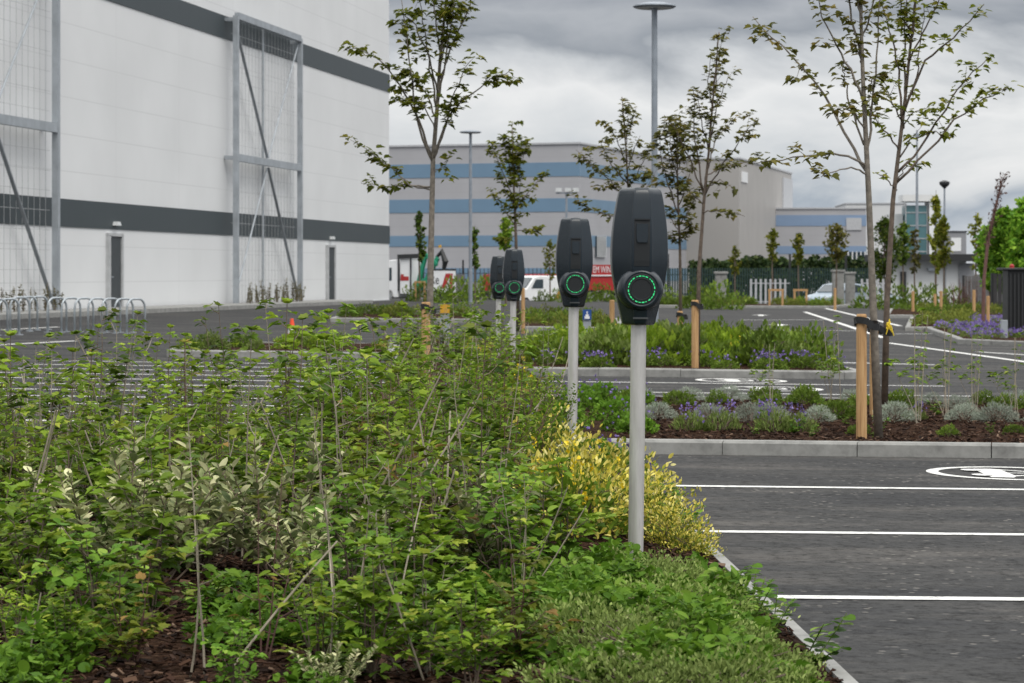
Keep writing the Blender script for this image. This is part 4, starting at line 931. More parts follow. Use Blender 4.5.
for px, Y, pyt, lab in ((913, 88, 291, 'timber stake before the left end of the white shed'), (935, 86, 294, 'timber stake below the loose trees before the shed'), (941, 84, 291, 'timber stake just right of another below the shed wall'), (974, 80, 290, 'reddish timber stake at the right end of the shed'), (988, 62, 296, 'timber stake at the foot of the dead tree'), (1005, 66, 296, 'timber stake just left of the black cabinet'), (835, 95, 288, 'timber stake in front of the parked silver car')):
    x = (px - CX) / F * Y; stake(px, Y, pyt, .10 if Y > 70 else .085, lab, base=gz(x, Y))

# ------------------------------------------------------------------ warehouse on the left
WA = math.atan(0.171); WC = Vector((-5.26, 107, 0))
wr = thing('warehouse', WC, 'huge white clad warehouse with two dark grey bands', 'building', rz=-WA)
def part(name, bm, m, parent, **kw): return bm.build(name, M[m], parent, **kw)
b = MB(); b.box((-25, -45, 7.5), (50, 90, 18)); part('wall', b, 'white_clad', wr)
for z0, z1 in ((2.5, 3.25), (8.97, 9.72)):
    b = MB(); b.box((-25, -45, (z0 + z1) / 2), (50.06, 90.06, z1 - z0)); part('band', b, 'dark_clad', wr)
b = MB(); b.box((-25, -45, 16.6), (50.5, 90.5, .3)); part('parapet', b, 'dark_clad', wr)
b = MB(); b.box((-25, -45, -.55), (50.08, 90.08, 1.3)); part('plinth', b, 'trim', wr)
def wt(px, off=0.0):                                            # facade distance from the corner for a pixel column
    k = (px - CX) / F; a = .1686; c = .9857; return (WC.x + off * c - k * (WC.y - off * a)) / (a - k * c)
for px in (113, 329.5):
    t = wt(px); z = gz(WC.x - .1686 * t, WC.y - .9857 * t) - .02; d = MB(); d.box((.03, -t, z + 1.06), (.08, .95, 2.14)); dd = part('door', d, 'door', wr)
    f = MB(); f.box((.05, -t - .56, z + 1.08), (.12, .14, 2.2)); f.box((.05, -t + .56, z + 1.08), (.12, .14, 2.2)); f.box((.05, -t, z + 2.2), (.12, 1.26, .09)); part('door_frame', f, 'reveal', dd)
    h = MB(); h.box((.09, -t - .35, z + 1.0), (.06, .12, .03)); part('handle', h, 'galv', dd)
    l = MB(); l.box((.10, -t + .05, z + 2.52), (.16, .34, .11), taper=.8); part('wall_light', l, 'lamp_white', wr)
def trellis(t0, t1, H0, label, mid):
    Fr = thing('trellis_frame', WC, label, 'trellis', 'steel climbing frames on the warehouse wall', rz=-WA); X = .40; zb = gz(WC.x - .17 * t0, WC.y - t0)
    for t in (t0, t1):
        p = MB(); p.box((X, -t, (H0 + zb) / 2), (.17, .17, H0 - zb)); part('post', p, 'galv', Fr)
        p = MB(); p.box((X, -t, zb + .03), (.36, .36, .06)); p.bar((X, -t, H0 - .12), (.02, -t, H0 - .12), .12); p.bar((X, -t, mid), (.02, -t, mid), .12); part('bracket', p, 'galv', Fr)
    for z, w in ((H0 + .001, .22), (mid, .24)):
        p = MB(); p.box((X + .003, -(t0 + t1) / 2, z), (.16, t1 - t0 - .2, w)); part('rail', p, 'galv', Fr)
    tm = (t0 + t1) / 2
    for (a, za), (c, zc) in (((t0, zb + .2), (tm, mid - .1)), ((t1, zb + .2), (tm, mid - .1)), ((t0, H0 - .15), (tm, mid + .1)), ((t1, H0 - .15), (tm, mid + .1))):
        p = MB(); q, e = Vector((X - .06, -a, za)), Vector((X - .06, -c, zc)); d = (e - q).normalized() * .12; p.tube([q + d, e - d], .052 if (a == t0) == (za < mid) else .03, 8); part('brace', p, 'galv_dark' if (a == t0) == (za < mid) else 'galv', Fr)
    p = MB(); p.tube([(X - .24, -tm, zb), (X - .24, -tm, H0)], .045, 8); part('middle_post', p, 'galv', Fr)
    w = MB(); t = t0 + .35
    while t < t1 - .1: w.tube([(X - .16, -t, zb + .1), (X - .16, -t, H0)], .006, 4); t += .42
    z = .3
    while z < H0: w.tube([(X - .175, -t0, z), (X - .175, -t1, z)], .006, 4); z += .52
    part('wire_mesh', w, 'wire', Fr)
trellis(wt(300, .4), wt(236, .4), 9.72, 'tall galvanised climbing frame with crossed braces right of the open wall', 5.05)
trellis(wt(56, .4), wt(56, .4) + 8.6, 9.72, 'tall galvanised climbing frame cut by the left edge', 5.05)
# climbers at the frame feet
def make_climber(seed):
    random.seed(seed); root = thing('climber', (0, 0, 0), 'x', 'climbing plant', 'young climbers at the foot of the climbing frames'); st, fo = MB(), MB()
    for i in range(3):
        pts = stem_curve((U(-.08, .08), U(-.08, .08), 0), U(0, 6.28), U(.02, .16), U(.8, 1.25)); st.tube(pts, [.015 - .01 * k / 6 for k in range(7)], 5)
        for k in range(26):
            p, d = along(pts, U(.15, 1)); fo.leaf(p, rdir() + d * .4, rdir(), U(.06, .12), OVAL, random.random())
    st.build('stem', M['twig'], root); fo.build('foliage', M['climber'], root); return root
PCL = [Placer(make_climber(k)) for k in (301, 302, 303)]; WM = Matrix.Translation(WC) @ Matrix.Rotation(-WA, 4, 'Z'); random.seed(305)
for (t0, t1, lab) in ((wt(300, .4), wt(236, .4), 'thin climber with dull leaves at the foot of the whole climbing frame'), (wt(56, .4), wt(56, .4) + 8.6, 'thin climber with dull leaves at the foot of the frame cut by the edge')):
    t = t0 + .4; i = 0
    while t < t1 - .2:
        p = WM @ Vector((.62 + U(-.08, .08), -t, 0)); PCL[i % 3].put((p.x, p.y, gz(p.x, p.y) + .05), U(0, 6), U(.5, .75), lab); t += .40; i += 1
q = [WM @ Vector(k) for k in ((.1, -wt(330), 0), (1.7, -wt(330), 0), (1.7, -86, 0), (.1, -86, 0))]
b = MB(); n = 20
for k in range(n + 1):
    for a, e in ((q[0], q[3]), (q[1], q[2])):
        p = a.lerp(e, k / n); b.v.append(Vector((p.x, p.y, gz(p.x, p.y) + .12)))
for k in range(n + 1):
    p = q[1].lerp(q[2], k / n); b.v.append(Vector((p.x, p.y, gz(p.x, p.y) - .05)))
for k in range(n): a = 2 * k; b.face((a, a + 1, a + 3, a + 2)); b.face((a + 1, 2 * n + 2 + k, 2 * n + 3 + k, a + 3))
structure(b.build('pavement', M['concrete']))

# ------------------------------------------------------------------ bike hoops
def make_hoop():
    root = thing('bike_hoop', (0, 0, 0), 'x', 'bike stand', 'galvanised bike hoops before the warehouse'); t = MB(); r = .19; w = .29; h = .66
    pts = [(-w, 0, -.05), (-w, 0, h - r)] + [(-w + r - r * math.cos(a), 0, h - r + r * math.sin(a)) for a in (R(22), R(45), R(68), R(90))] + [(w - r + r * math.sin(a), 0, h - r + r * math.cos(a)) for a in (0, R(22), R(45), R(68), R(90))] + [(w, 0, -.05)]
    t.tube(pts, .021, 8); t.build('hoop', M['rack'], root, smooth=True)
    f = MB()
    for s in (-w, w): f.lathe([(.07, -.02), (.07, .014)], 14, (s, 0, 0))
    f.build('foot_plate', M['galv'], root); return root
PB = Placer(make_hoop())
for i, px in enumerate((57, 71, 84, 97.5, 111, 124, 136)):
    Y = 48.0; x = (px - CX) / F * Y
    PB.put((x, Y, gz(x, Y)), R(62), 1.0, ['bike hoop at the left end of the seven hoops', 'second bike hoop of the seven before the white wall', 'third bike hoop of the seven before the white wall', 'middle bike hoop of the seven before the white wall', 'bike hoop just left of the warehouse door', 'bike hoop just right of the warehouse door', 'bike hoop at the right end of the seven hoops'][i])
for i, (px, Y) in enumerate(((-3, 45), (9, 45.5), (20, 48), (28, 49), (39, 49.5))):
    x = (px - CX) / F * Y; PB.put((x, Y, gz(x, Y)), R(62), 1.0, ['bike hoop cut by the left edge', 'nearest whole bike hoop at the left edge', 'middle bike hoop of the left group', 'bike hoop overlapping the frame climbers', 'bike hoop of the left group next to the frame post'][i])

# ------------------------------------------------------------------ lamp posts
def make_lamp():
    root = thing('street_lamp', (0, 0, 0), 'x', 'lamp post', 'disc topped lamp posts'); p = MB(); p.lathe([(.075, -.1), (.075, 1.1), (.062, 1.15), (.052, 6.1)], 16); p.build('pole', M['lamp_grey'], root, smooth=False)
    h = MB(); h.lathe([(.05, 6.02), (.06, 6.12), (.36, 6.13), (.40, 6.155), (.39, 6.18), (.2, 6.225), (.03, 6.24)], 32); hd = h.build('lamp_head', M['lamp_grey'], root)
    u = MB(); u.lathe([(.33, 6.122), (.33, 6.128)], 32); u.build('diffuser', M['lamp_white'], hd); return root
PL = Placer(make_lamp())
for px, Y, pyt, lab in ((654.5, 46, 2, 'nearer disc topped lamp post rising behind the nearest charging head'), (470.5, 91, 130, 'far disc topped lamp post before the blue striped building')):
    p = at(px, Y, pyt); PL.put((p.x, Y, p.z - 6.24), 0, 1.0, lab)
p = at(566.5, 175, 193); root = thing('floodlight_mast', (p.x, p.y, -1.6), 'slim mast with two floodlights before the blue striped building', 'lamp post'); hh = p.z + 1.6
b = MB(); b.tube([(0, 0, 0), (0, 0, hh)], [.12, .08], 8); b.build('pole', M['lamp_grey'], root); b = MB(); b.box((0, 0, hh), (1.5, .1, .1)); b.build('crossarm', M['lamp_grey'], root)
for s in (-.55, .1, .65): b = MB(); b.box((s, -.1, hh + .22), (.42, .2, .26)); b.build('floodlight', M['lamp_white'], root)
p = at(917, 190, 130); root = thing('mast', (p.x, p.y, -1.6), 'tall thin steel mast beside the glass tower', 'mast'); b = MB(); b.tube([(0, 0, 0), (0, 0, p.z + 1.6)], [.16, .06], 8); b.build('pole', M['lamp_grey'], root); b = MB(); b.box((0, 0, p.z + 1.2), (.5, .2, .25)); b.build('head', M['lamp_grey'], root)
p = at(944.5, 150, 187); root = thing('street_lamp', (p.x, p.y, -1.4), 'dark lamp post with a bowl head above the white shed', 'lamp post'); b = MB(); b.tube([(0, 0, 0), (0, 0, p.z + 1.4)], [.09, .05], 8); b.build('pole', M['lamp_grey'], root); b = MB(); b.lathe([(.05, 0), (.3, .25), (.32, .4), (.1, .5)], 14, (0, 0, p.z + 1.3)); b.build('lamp_head', M['blacksteel'], root)

# ------------------------------------------------------------------ buildings in the distance
def block(name, px, Y, ang, lenL, lenR, z1, label, wall, groups):
    """corner at (px, Y); local -x runs along the left face, +y along the right face"""
    p = at(px, Y, z=-2.0); root = thing(name, p, label, 'building', rz=-ang); b = MB(); b.box((-lenL / 2, lenR / 2, (z1 + 2) / 2), (lenL, lenR, z1 + 2)); part('wall', b, wall, root)
    for (za, zb, m) in groups:
        b = MB(); b.box((-lenL / 2, lenR / 2, (za + zb) / 2 + 2), (lenL + .1, lenR + .1, zb - za)); part('band', b, m, root)
    b = MB(); b.box((-lenL / 2, lenR / 2, z1 + 2.1), (lenL + .3, lenR + .3, .2)); part('parapet', b, 'trim', root); return root
zz = lambda py, Y: H - (py - HY) / F * Y
B2 = block('striped_building', 579, 260, math.atan(.32 / .947), 70, 60, zz(144, 260), 'long grey building with blue horizontal stripes', 'grey_clad', [(zz(176, 260), zz(162, 260), 'blue_clad'), (zz(211.5, 260), zz(198, 260), 'blue_clad'), (zz(246, 260), zz(235, 260), 'blue_clad'), (zz(282, 260), zz(268, 260), 'blue_clad')])
b = MB(); b.box((.1, 7.5, zz(246, 260) + 2), (.2, 3.6, 2.2)); w = part('louvre_window', b, 'glass', B2); b = MB()
for k in range(6): b.box((.24, 6.0 + .6 * k, zz(246, 260) + 2), (.06, .1, 2.3))
part('frame', b, 'white', w)
B3 = block('beige_block', 739, 300, math.atan(.25), 34, 47, zz(159, 300), 'tall beige grey clad block behind the hedge', 'beige_clad', [])
b = MB(); b.box((.06, 4, zz(176, 300) + 2), (.12, 4.5, 1.3)); part('sign_or_glare_panel', b, 'white', B3)
b = MB(); b.box((-24, -.06, 4), (9, .12, 6)); part('band', b, 'pale_blue_clad', B3); b = MB(); b.box((-21.5, -.1, 4.2), (2.6, .2, 5.2)); part('window', b, 'glass', B3)
b = MB(); b.box((.1, 42, 8), (.25, 9, 16)); part('pilaster', b, 'trim', B3)
B4 = block('low_striped_building', 866, 330, math.atan(.05), 13.2, 20, zz(209, 330), 'lower grey building with two blue stripes right of the beige block', 'grey_clad', [(zz(226, 330), zz(215, 330), 'pale_blue_clad'), (zz(254, 330), zz(246, 330), 'pale_blue_clad')])
b = MB(); b.box((-1.5, -.1, zz(258, 330) + 2), (3.0, .2, 1.6)); w = part('window', b, 'glass', B4); b = MB()
for k in range(6): b.box((-2.9 + .55 * k, -.26, zz(258, 330) + 2), (.14, .06, 1.7))
part('frame', b, 'white', w)
b = MB(); b.box((-1.6, -.08, zz(224, 330) + 2), (2.0, .16, 1.6)); part('sign_or_glare_panel', b, 'trim', B4)  # glare on the upper wall, painted as a pale flat plate, no sign here
block('white_block', 906, 420, math.atan(.04), 10, 20, zz(204, 420), 'pale flat roofed block behind the low striped building', 'white_clad', [])
p = at(918.5, 260, z=-2); root = thing('glass_tower', p, 'white framed stair tower with teal glass', 'building', rz=-.05); hz_ = zz(201, 260) + 2
b = MB(); b.box((-.2, 2, hz_ / 2 - .2), (2.2, 3.8, hz_ - .5)); gl = part('glazing', b, 'teal_glass', root)
b = MB()
for k in range(6): b.box((-.2, .08, hz_ - 1.2 - 1.35 * k), (2.24, .1, .09))
for s in (-1.3, -.2, .9): b.box((s, .05, hz_ / 2), (.08, .1, hz_ - .6))
part('mullion', b, 'reveal', gl)
b = MB(); b.box((1.35, 1.8, hz_ / 2), (.55, 4.2, hz_)); part('column', b, 'white', root); b = MB(); b.box((0, 1.8, hz_ + .3), (3.3, 4.6, .7)); part('roof', b, 'render', root)
b = MB(); b.box((-2.1, 4, hz_ / 2 - .6), (1.4, 4, hz_ - 1.4)); part('wall', b, 'render', root)
p = at(948, 280, z=-2); root = thing('dark_office', p, 'small dark grey office block with one pale window', 'building'); t = zz(232, 280) + 2
b = MB(); b.box((0, 3, t / 2), (4.1, 6, t)); part('wall', b, 'grey_dark_clad', root); b = MB(); b.box((.9, -.02, t - 1.4), (1.1, .1, 1.5)); w = part('window', b, 'white', root); b = MB(); b.box((0, 3, t + .06), (4.3, 6.2, .12)); part('roof', b, 'blacksteel', root)
# white shed
p = at(888, 150, z=-1.3); root = thing('white_shed', p, 'low white rendered shed with a flat dark roof', 'building'); wl = (966 - 888) / F * 150
b = MB(); b.box((wl / 2, 3, 1.62), (wl, 6, 3.24)); part('wall', b, 'render', root)
b = MB(); b.box((wl / 2, 2.7, 3.24 + .2), (wl + 1.0, 7.4, .42)); part('roof', b, 'blacksteel', root)
b = MB(); b.box((.9, -.06, 1.3), (.35, .12, 2.6)); part('door', b, 'blacksteel', root)
b = MB(); b.box((wl + .02, -.02, 1.55), (.9, .3, 3.1)); part('corner_panel', b, 'grey_dark_clad', root)
b = MB(); b.box((2.6, -.2, 2.75), (.5, .3, .2)); part('wall_light', b, 'galv', root)
# ------------------------------------------------------------------ fences, hedges, piers
def fence(name, px0, px1, Y, z1, label, matn, pitch, w, posts=None, hpost=0.3):
    x0, x1 = (px0 - CX) / F * Y, (px1 - CX) / F * Y; zb = gz((x0 + x1) / 2, Y) - .1; root = thing(name, (x0, Y, zb), label, 'fence'); b = MB(); x = 0; L = x1 - x0; hh = z1 - zb
    while x < L: b.box((x, 0, hh / 2), (w, .03, hh)); x += pitch
    b.box((L / 2, .04, hh * .2), (L, .04, .05)); b.box((L / 2, .04, hh * .85), (L, .04, .05)); part('railing', b, matn, root)
    for q in posts or []:
        b = MB(); b.box(((q - px0) / F * Y, .06, (hh + hpost) / 2), (.14, .08, hh + hpost)); part('post', b, 'blacksteel', root)
    return root
fence('palisade_fence', 655, 888, 160, zz(268, 160), 'long dark green palisade fence before the hedge', 'greenfence', .16, .085, (668, 701, 735, 790, 846, 880), .9)
fence('dark_railing', 395, 580, 185, zz(268, 185), 'dark railing behind the truck and the van', 'blacksteel', .3, .05, (400, 463, 520, 575), .6)
fence('white_palisade', 751, 790, 128, zz(279, 128), 'short run of white palisade fence before the hedge', 'trim', .25, .10)
fence('white_palisade', 862, 886, 118, zz(279, 118), 'short run of white palisade fence right of the parked car', 'trim', .25, .10)
def slat_fence(px0, px1, Y, z1, label, matn):
    x0, x1 = (px0 - CX) / F * Y, (px1 - CX) / F * Y; zb = gz((x0 + x1) / 2, Y) - .1; root = thing('timber_fence', (x0, Y, zb), label, 'fence'); L = x1 - x0; hh = z1 - zb; b = MB(); x = .08
    while x < L: b.box((x, 0, hh / 2), (.14, .03, hh + U(-.02, .02))); x += .165
    part('board_panel', b, matn, root); x = 0
    while x < L: b = MB(); b.box((x, .09, hh / 2), (.12, .12, hh + .06)); part('post', b, 'blacksteel', root); x += 2.4
M['greyboard'] = simple('weathered grey boards', (0.11, 0.105, 0.105), .85, 0, .3, 4.0)
M['darkboard'] = simple('dark boards', (0.035, 0.034, 0.036), .85, 0, .3, 4.0)
slat_fence(964, 995, 112, zz(276, 112), 'grey weathered board fence at the right end of the shed', 'greyboard')
slat_fence(993, 1050, 90, zz(274, 90), 'dark board fence behind the black cabinet', 'darkboard')
def hedge(px0, px1, Y, pyt, label, seed, depth=3.0, n=2600):
    random.seed(seed); x0, x1 = (px0 - CX) / F * Y, (px1 - CX) / F * Y; zb = gz((x0 + x1) / 2, Y) - .1; hh = zz(pyt, Y) - zb; root = thing('hedge', ((x0 + x1) / 2, Y, zb), label, 'hedge'); L = x1 - x0; fo, st = MB(), MB()
    k = int(L / .6)
    for i in range(k): x = -L / 2 + (i + .5) * L / k; st.tube([(x, 0, 0), (x + U(-.2, .2), U(-.3, .3), hh * .8)], [.06, .02], 5)
    for i in range(n):
        x = U(-L / 2, L / 2); top = hh * (1 + .16 * noise.noise(Vector((x * .5, seed, 0))) + .08 * noise.noise(Vector((x * 1.8, seed, 4)))); z = top * random.random() ** .55; y = U(-depth / 2, depth / 2) * (1 - .4 * (z / hh) ** 3)
        fo.leaf(Vector((x, y, z)), rdir() + Vector((0, 0, .3)), rdir(), U(.18, .34), OVAL, random.random(), .2, .1, 1.7)
    st.build('trunk', M['bark'], root); fo.build('foliage', M['hedge'], root)
hedge(742, 800, 168, 259, 'dark hedge before the foot of the beige block', 311)
hedge(796, 872, 170, 260, 'dark hedge before the low striped building', 312)
hedge(690, 744, 166, 262, 'darkest hedge left of the beige block corner', 313)
for px, w, pyt, Y, lab in ((721, 11, 274, 118, 'grey stone pier beside the white palisade'), (838, 11, 272, 135, 'taller stone gate pier behind the parked car'), (850, 9, 274, 136, 'shorter stone gate pier behind the parked car')):
    p = at(px, Y, pyt); zb = gz(p.x, Y) - .1; ww = w / F * Y; root = thing('stone_pier', (p.x, Y, zb), lab, 'gate pier'); hh = p.z - zb
    b = MB(); b.box((0, 0, hh / 2), (ww, ww, hh)); part('shaft', b, 'gabion', root, bevel=.03); b = MB(); b.box((0, 0, hh + .06), (ww + .12, ww + .12, .12)); part('cap', b, 'concrete', root, bevel=.02)
# shrubs along the far road
PFS = Placer(mound('roadside_shrub', 'shrub', 'shrubs along the far road', 321, .9, 1.0, 420, .17, 'leaf_mound', OVAL, up=.7, ragged=.9)); random.seed(322)
for px, Y, sc, lab in ((441, 102, .6, 'round green shrub before the truck board'), (418, 104, .7, 'small shrub under the truck'), (458, 100, .9, 'shrub at the foot of the far lamp post'), (543, 110, .45, 'small shrub below the white van'), (575, 108, .7, 'shrub behind the second charging head'), (720, 92, .9, 'shrub before the grey stone pier'), (700, 94, .8, 'shrub left of the grey stone pier'), (905, 98, .9, 'shrub at the left end of the shed wall'), (925, 100, .9, 'shrub under the loose trees before the shed'), (950, 98, .8, 'shrub at the middle of the shed wall'), (870, 102, .8, 'shrub before the white palisade right of the car'), (660, 98, .8, 'shrub behind the nearest charging head'), (602, 112, .75, 'shrub before the red trailer between the two nearer heads'), (486, 112, 1.0, 'shrub before the red trailer left of the farthest charging post'), (558, 116, .5, 'small shrub right below the white van')):
    x = (px - CX) / F * Y; PFS.put((x, Y, gz(x, Y) - .05), U(0, 6), sc, lab)
random.seed(330)
root = thing('bare_shrub', at(962, 92, z=gz(16, 92)), 'reddish bare stemmed shrub below the right end of the shed', 'shrub'); st, fo = MB(), MB()
for k in range(60):
    pts = stem_curve((U(-.5, .5), U(-.3, .3), 0), U(0, 6.28), U(.05, .5), U(.7, 1.3)); st.tube(pts, [.012 - .009 * j / 6 for j in range(7)], 4)
    for j in range(4): p, d = along(pts, U(.4, 1)); fo.leaf(p, rdir(), rdir(), .06, OVAL, random.random())
st.build('stem', M['redstem'], root); fo.build('foliage', M['brownleaf'], root)
# timber guards
for px, py, w, Y, lab in ((776, 291, 13, 100, 'yellow timber frame left of another by the white palisade'), (800.5, 291, 12, 102, 'timber frame under the middle slim tree'), (420, 283, 9, 104, 'yellow timber frame under the truck crane')):
    p = at(px, Y, py); zb = gz(p.x, Y) - .05; ww = w / F * Y; hh = p.z - zb; root = thing('tree_guard', (p.x, Y, zb), lab, 'tree guard', 'low timber frames along the far road')
    for s in (-.5, .5): b = MB(); b.box((s * ww, 0, hh / 2), (.08, .08, hh)); part('post', b, 'wood', root)
    b = MB(); b.box((0, 0, hh + .04), (ww + .1, .1, .08)); part('rail', b, 'wood', root)

# ------------------------------------------------------------------ small signs, cone, cabinet
def text_mesh(txt, size, m, parent, loc, rot, name='lettering'):
    cu = bpy.data.curves.new('t', 'FONT'); cu.body = txt; cu.size = size; cu.extrude = .004; cu.align_x = 'CENTER'; cu.align_y = 'CENTER'
    tmp = bpy.data.objects.new('t', cu); me = bpy.data.meshes.new_from_object(tmp); bpy.data.objects.remove(tmp); bpy.data.curves.remove(cu); me.name = name; me.materials.clear(); me.materials.append(M[m])
    o = bpy.data.objects.new(name, me); COL.objects.link(o); o.parent = parent; o.location = loc; o.rotation_euler = rot; return o
def sign_post(px, Y, pyt, face, label, w=.15):
    p = at(px, Y, pyt); zb = gz(p.x, Y); hh = p.z - zb; root = thing('sign_post', (p.x, Y, zb), label, 'sign post'); b = MB(); b.box((0, 0, hh / 2 - .02), (.14, .07, hh - .04)); part('post', b, 'galv', root, bevel=.006)
    if face:
        b = MB(); b.box((0, -.05, hh - .09), (w, .02, .18 if face == 'bluesign' else .14)); f = part('sign_face', b, face, root)
        if face == 'bluesign':
            b = MB(); b.box((0, -.064, hh - .14), (.09, .004, .045)); b.box((0, -.064, hh - .10), (.055, .004, .035)); b.box((.0, -.064, hh - .055), (.02, .004, .04)); part('symbol', b, 'white', f)
sign_post(587, 44, 309.5, 'bluesign', 'small blue sign with a white car symbol on a grey post')
sign_post(445, 40, 303, 'yellow', 'small yellow sign on a grey post beside the warehouse tree')
sign_post(1004, 50, 318, None, 'short plain grey post before the black cabinet')
p = gp(292, 346); root = thing('traffic_cone', p, 'bright orange traffic cone with a white band', 'traffic cone')
b = MB(); b.box((0, 0, .02), (.30, .30, .04)); part('base', b, 'orange', root, bevel=.01); b = MB(); b.lathe([(.115, .04), (.075, .24), (.058, .33), (.03, .50), (.024, .505)], 20); part('cone', b, 'orange', root)
b = MB(); b.lathe([(.0785, .235), (.0605, .325)], 20); part('band', b, 'white', root); root.scale = (.85, .85, .9)
p = at(1020, 52, 270); zb = gz(p.x, 52); root = thing('black_cabinet', (p.x, 52, zb), 'black ribbed steel cabinet with a red lamp on top', 'cabinet'); hh = p.z - zb
b = MB(); b.box((0, .3, hh / 2), (.5, .6, hh)); part('body', b, 'black', root, bevel=.02)
b = MB()
for k in range(6): b.box((-.2 + .08 * k, -.02, hh / 2), (.028, .04, hh * .9))
part('rib', b, 'blacksteel', root); b = MB(); b.box((-.04, .28, hh + .02), (.66, .72, .05)); part('lid', b, 'blacksteel', root, bevel=.01); b = MB(); b.lathe([(.05, 0), (.05, .05), (.02, .08)], 12, (-.15, .1, hh + .045)); part('lamp', b, 'red', root)

# ------------------------------------------------------------------ vehicles
def wheel(parent, x, y, r, w):
    N = 20
    def cyl(r, w, y): 
        m = MB(); A = len(m.v)
        for s in (-w / 2, w / 2):
            for k in range(N): a = 6.28318 * k / N; m.v.append(Vector((x + r * math.cos(a), y + s, r_w + r * math.sin(a))))
        m.face(tuple(range(N))); m.face(tuple(reversed(range(N, 2 * N))))
        for k in range(N): m.face((k, (k + 1) % N, N + (k + 1) % N, N + k))
        return m
    r_w = r; t = cyl(r, w, y).build('wheel', M['tyre'], parent); cyl(r * .6, w + .03, y).build('rim', M['hub'], t)
def truck():
    Y = 172; p = at(418, Y, z=gz((428 - CX) / F * Y, Y)); root = thing('crane_truck', p, 'white lorry with a folded green loading crane and a white side board', 'truck', rz=R(-28))
    L = 6.6; x0 = -L / 2
    b = MB(); b.box((x0 + L / 2, 0, .85), (L, .9, .3)); part('chassis', b, 'blacksteel', root)
    prof = [(x0, .45), (x0 - .05, 1.5), (x0 + .15, 2.75), (x0 + .5, 3.0), (x0 + 1.75, 3.05), (x0 + 1.75, .45)]
    b = MB(); b.prism([(x, -1.2, z) for x, z in prof], (0, 2.4, 0)); cab = part('cab', b, 'white', root, bevel=.06)
    b = MB(); b.prism([(x0 - .06, -1.0, 1.55), (x0 + .10, -1.0, 2.62), (x0 + .10, 1.0, 2.62), (x0 - .06, 1.0, 1.55)], (-.03, 0, 0)); part('windscreen', b, 'glass', cab)
    for s in (-1.215, 1.19): b = MB(); b.prism([(x0 + .18, s, 1.6), (x0 + .32, s, 2.5), (x0 + 1.1, s, 2.5), (x0 + 1.1, s, 1.6)], (0, .025, 0)); part('side_window', b, 'glass', cab)
    b = MB(); b.box((x0 - .05, 0, .55), (.25, 2.44, .4)); part('bumper', b, 'blacksteel', cab, bevel=.04)
    b = MB(); b.box((x0 + .05, -1.4, 2.0), (.12, .2, .5)); part('mirror', b, 'black', cab)
    b = MB(); b.box((x0 + 2.55, 0, 1.9), (1.15, 2.3, 2.4)); part('locker', b, 'white', root, bevel=.04)
    b = MB(); b.box((x0 + 2.5, -1.165, 1.75), (.9, .02, .3)); b.box((x0 + 2.25, -1.18, 1.9), (.3, .02, .3)); part('red_lettering', b, 'red', root)
    b = MB()
    for xx in (x0 + 1.85, x0 + 3.2): b.bar((xx, -1.2, .9), (xx, -1.2, 3.25), .12); b.bar((xx, 1.2, .9), (xx, 1.2, 3.25), .12); b.bar((xx, -1.25, 3.25), (xx, 1.25, 3.25), .14)
    b.bar((x0 + 1.8, -1.2, 3.25), (x0 + 4.2, -1.2, 3.3), .3); part('guard_frame', b, 'blacksteel', root)
    b = MB(); b.bar((x0 + 3.7, -.9, .95), (x0 + 4.7, -.9, 3.5), .36); b.bar((x0 + 3.9, -.5, .95), (x0 + 5.8, -.5, 3.2), .34); b.bar((x0 + 4.6, -.9, 3.4), (x0 + 5.9, -.8, 2.7), .26); b.bar((x0 + 3.4, -.8, 1.2), (x0 + 4.9, -.8, 1.7), .4); part('crane_arm', b, 'green_paint', root, bevel=.03)
    b = MB(); b.tube([(x0 + 5.6, -.5, 3.2), (x0 + 6.2, -.5, 3.6), (x0 + 6.6, -.5, 2.9), (x0 + 6.4, -.5, 2.3)], [.12, .24, .3, .16], 8); part('grab', b, 'black', root); b = MB(); b.box((x0 + 6.0, -.5, 3.95), (.2, .2, .18)); part('beacon', b, 'yellow', root)
    b = MB(); b.box((x0 + 6.5, -1.0, 1.55), (2.9, .12, 1.5)); root.scale = (.72, .72, 1.0); bd = part('side_board', b, 'white', root); b = MB(); b.box((x0 + 6.5, -1.0, .66), (3.0, .16, .16)); part('skirt', b, 'orangewood', root); b = MB(); b.box((x0 + 6.5, 0, 1.4), (2.8, 1.9, 1.3)); part('load_bed', b, 'greyboard', root)
    b = MB(); b.box((x0 + 6.5, -1.0, 2.35), (3.0, .16, .1)); part('board_rim', b, 'blacksteel', bd)
    text_mesh('Re', .9, 'black', bd, (x0 + 5.75, -1.075, 1.65), (R(90), 0, 0))
    b = MB(); b.prism([(x0 + 6.5, -1.085, 1.1), (x0 + 6.85, -1.085, 1.1), (x0 + 7.5, -1.085, 2.1), (x0 + 6.95, -1.085, 2.1)], (0, .02, 0)); b.prism([(x0 + 7.3, -1.085, 1.1), (x0 + 7.65, -1.085, 1.1), (x0 + 7.7, -1.085, 2.1), (x0 + 7.55, -1.085, 2.1)], (0, .02, 0)); part('red_emblem', b, 'red', bd)
    for x in (x0 + .8, x0 + 4.6, x0 + 6.0):
        for y in (-1.05, 1.05): wheel(root, x, y, .5, .3)
truck()
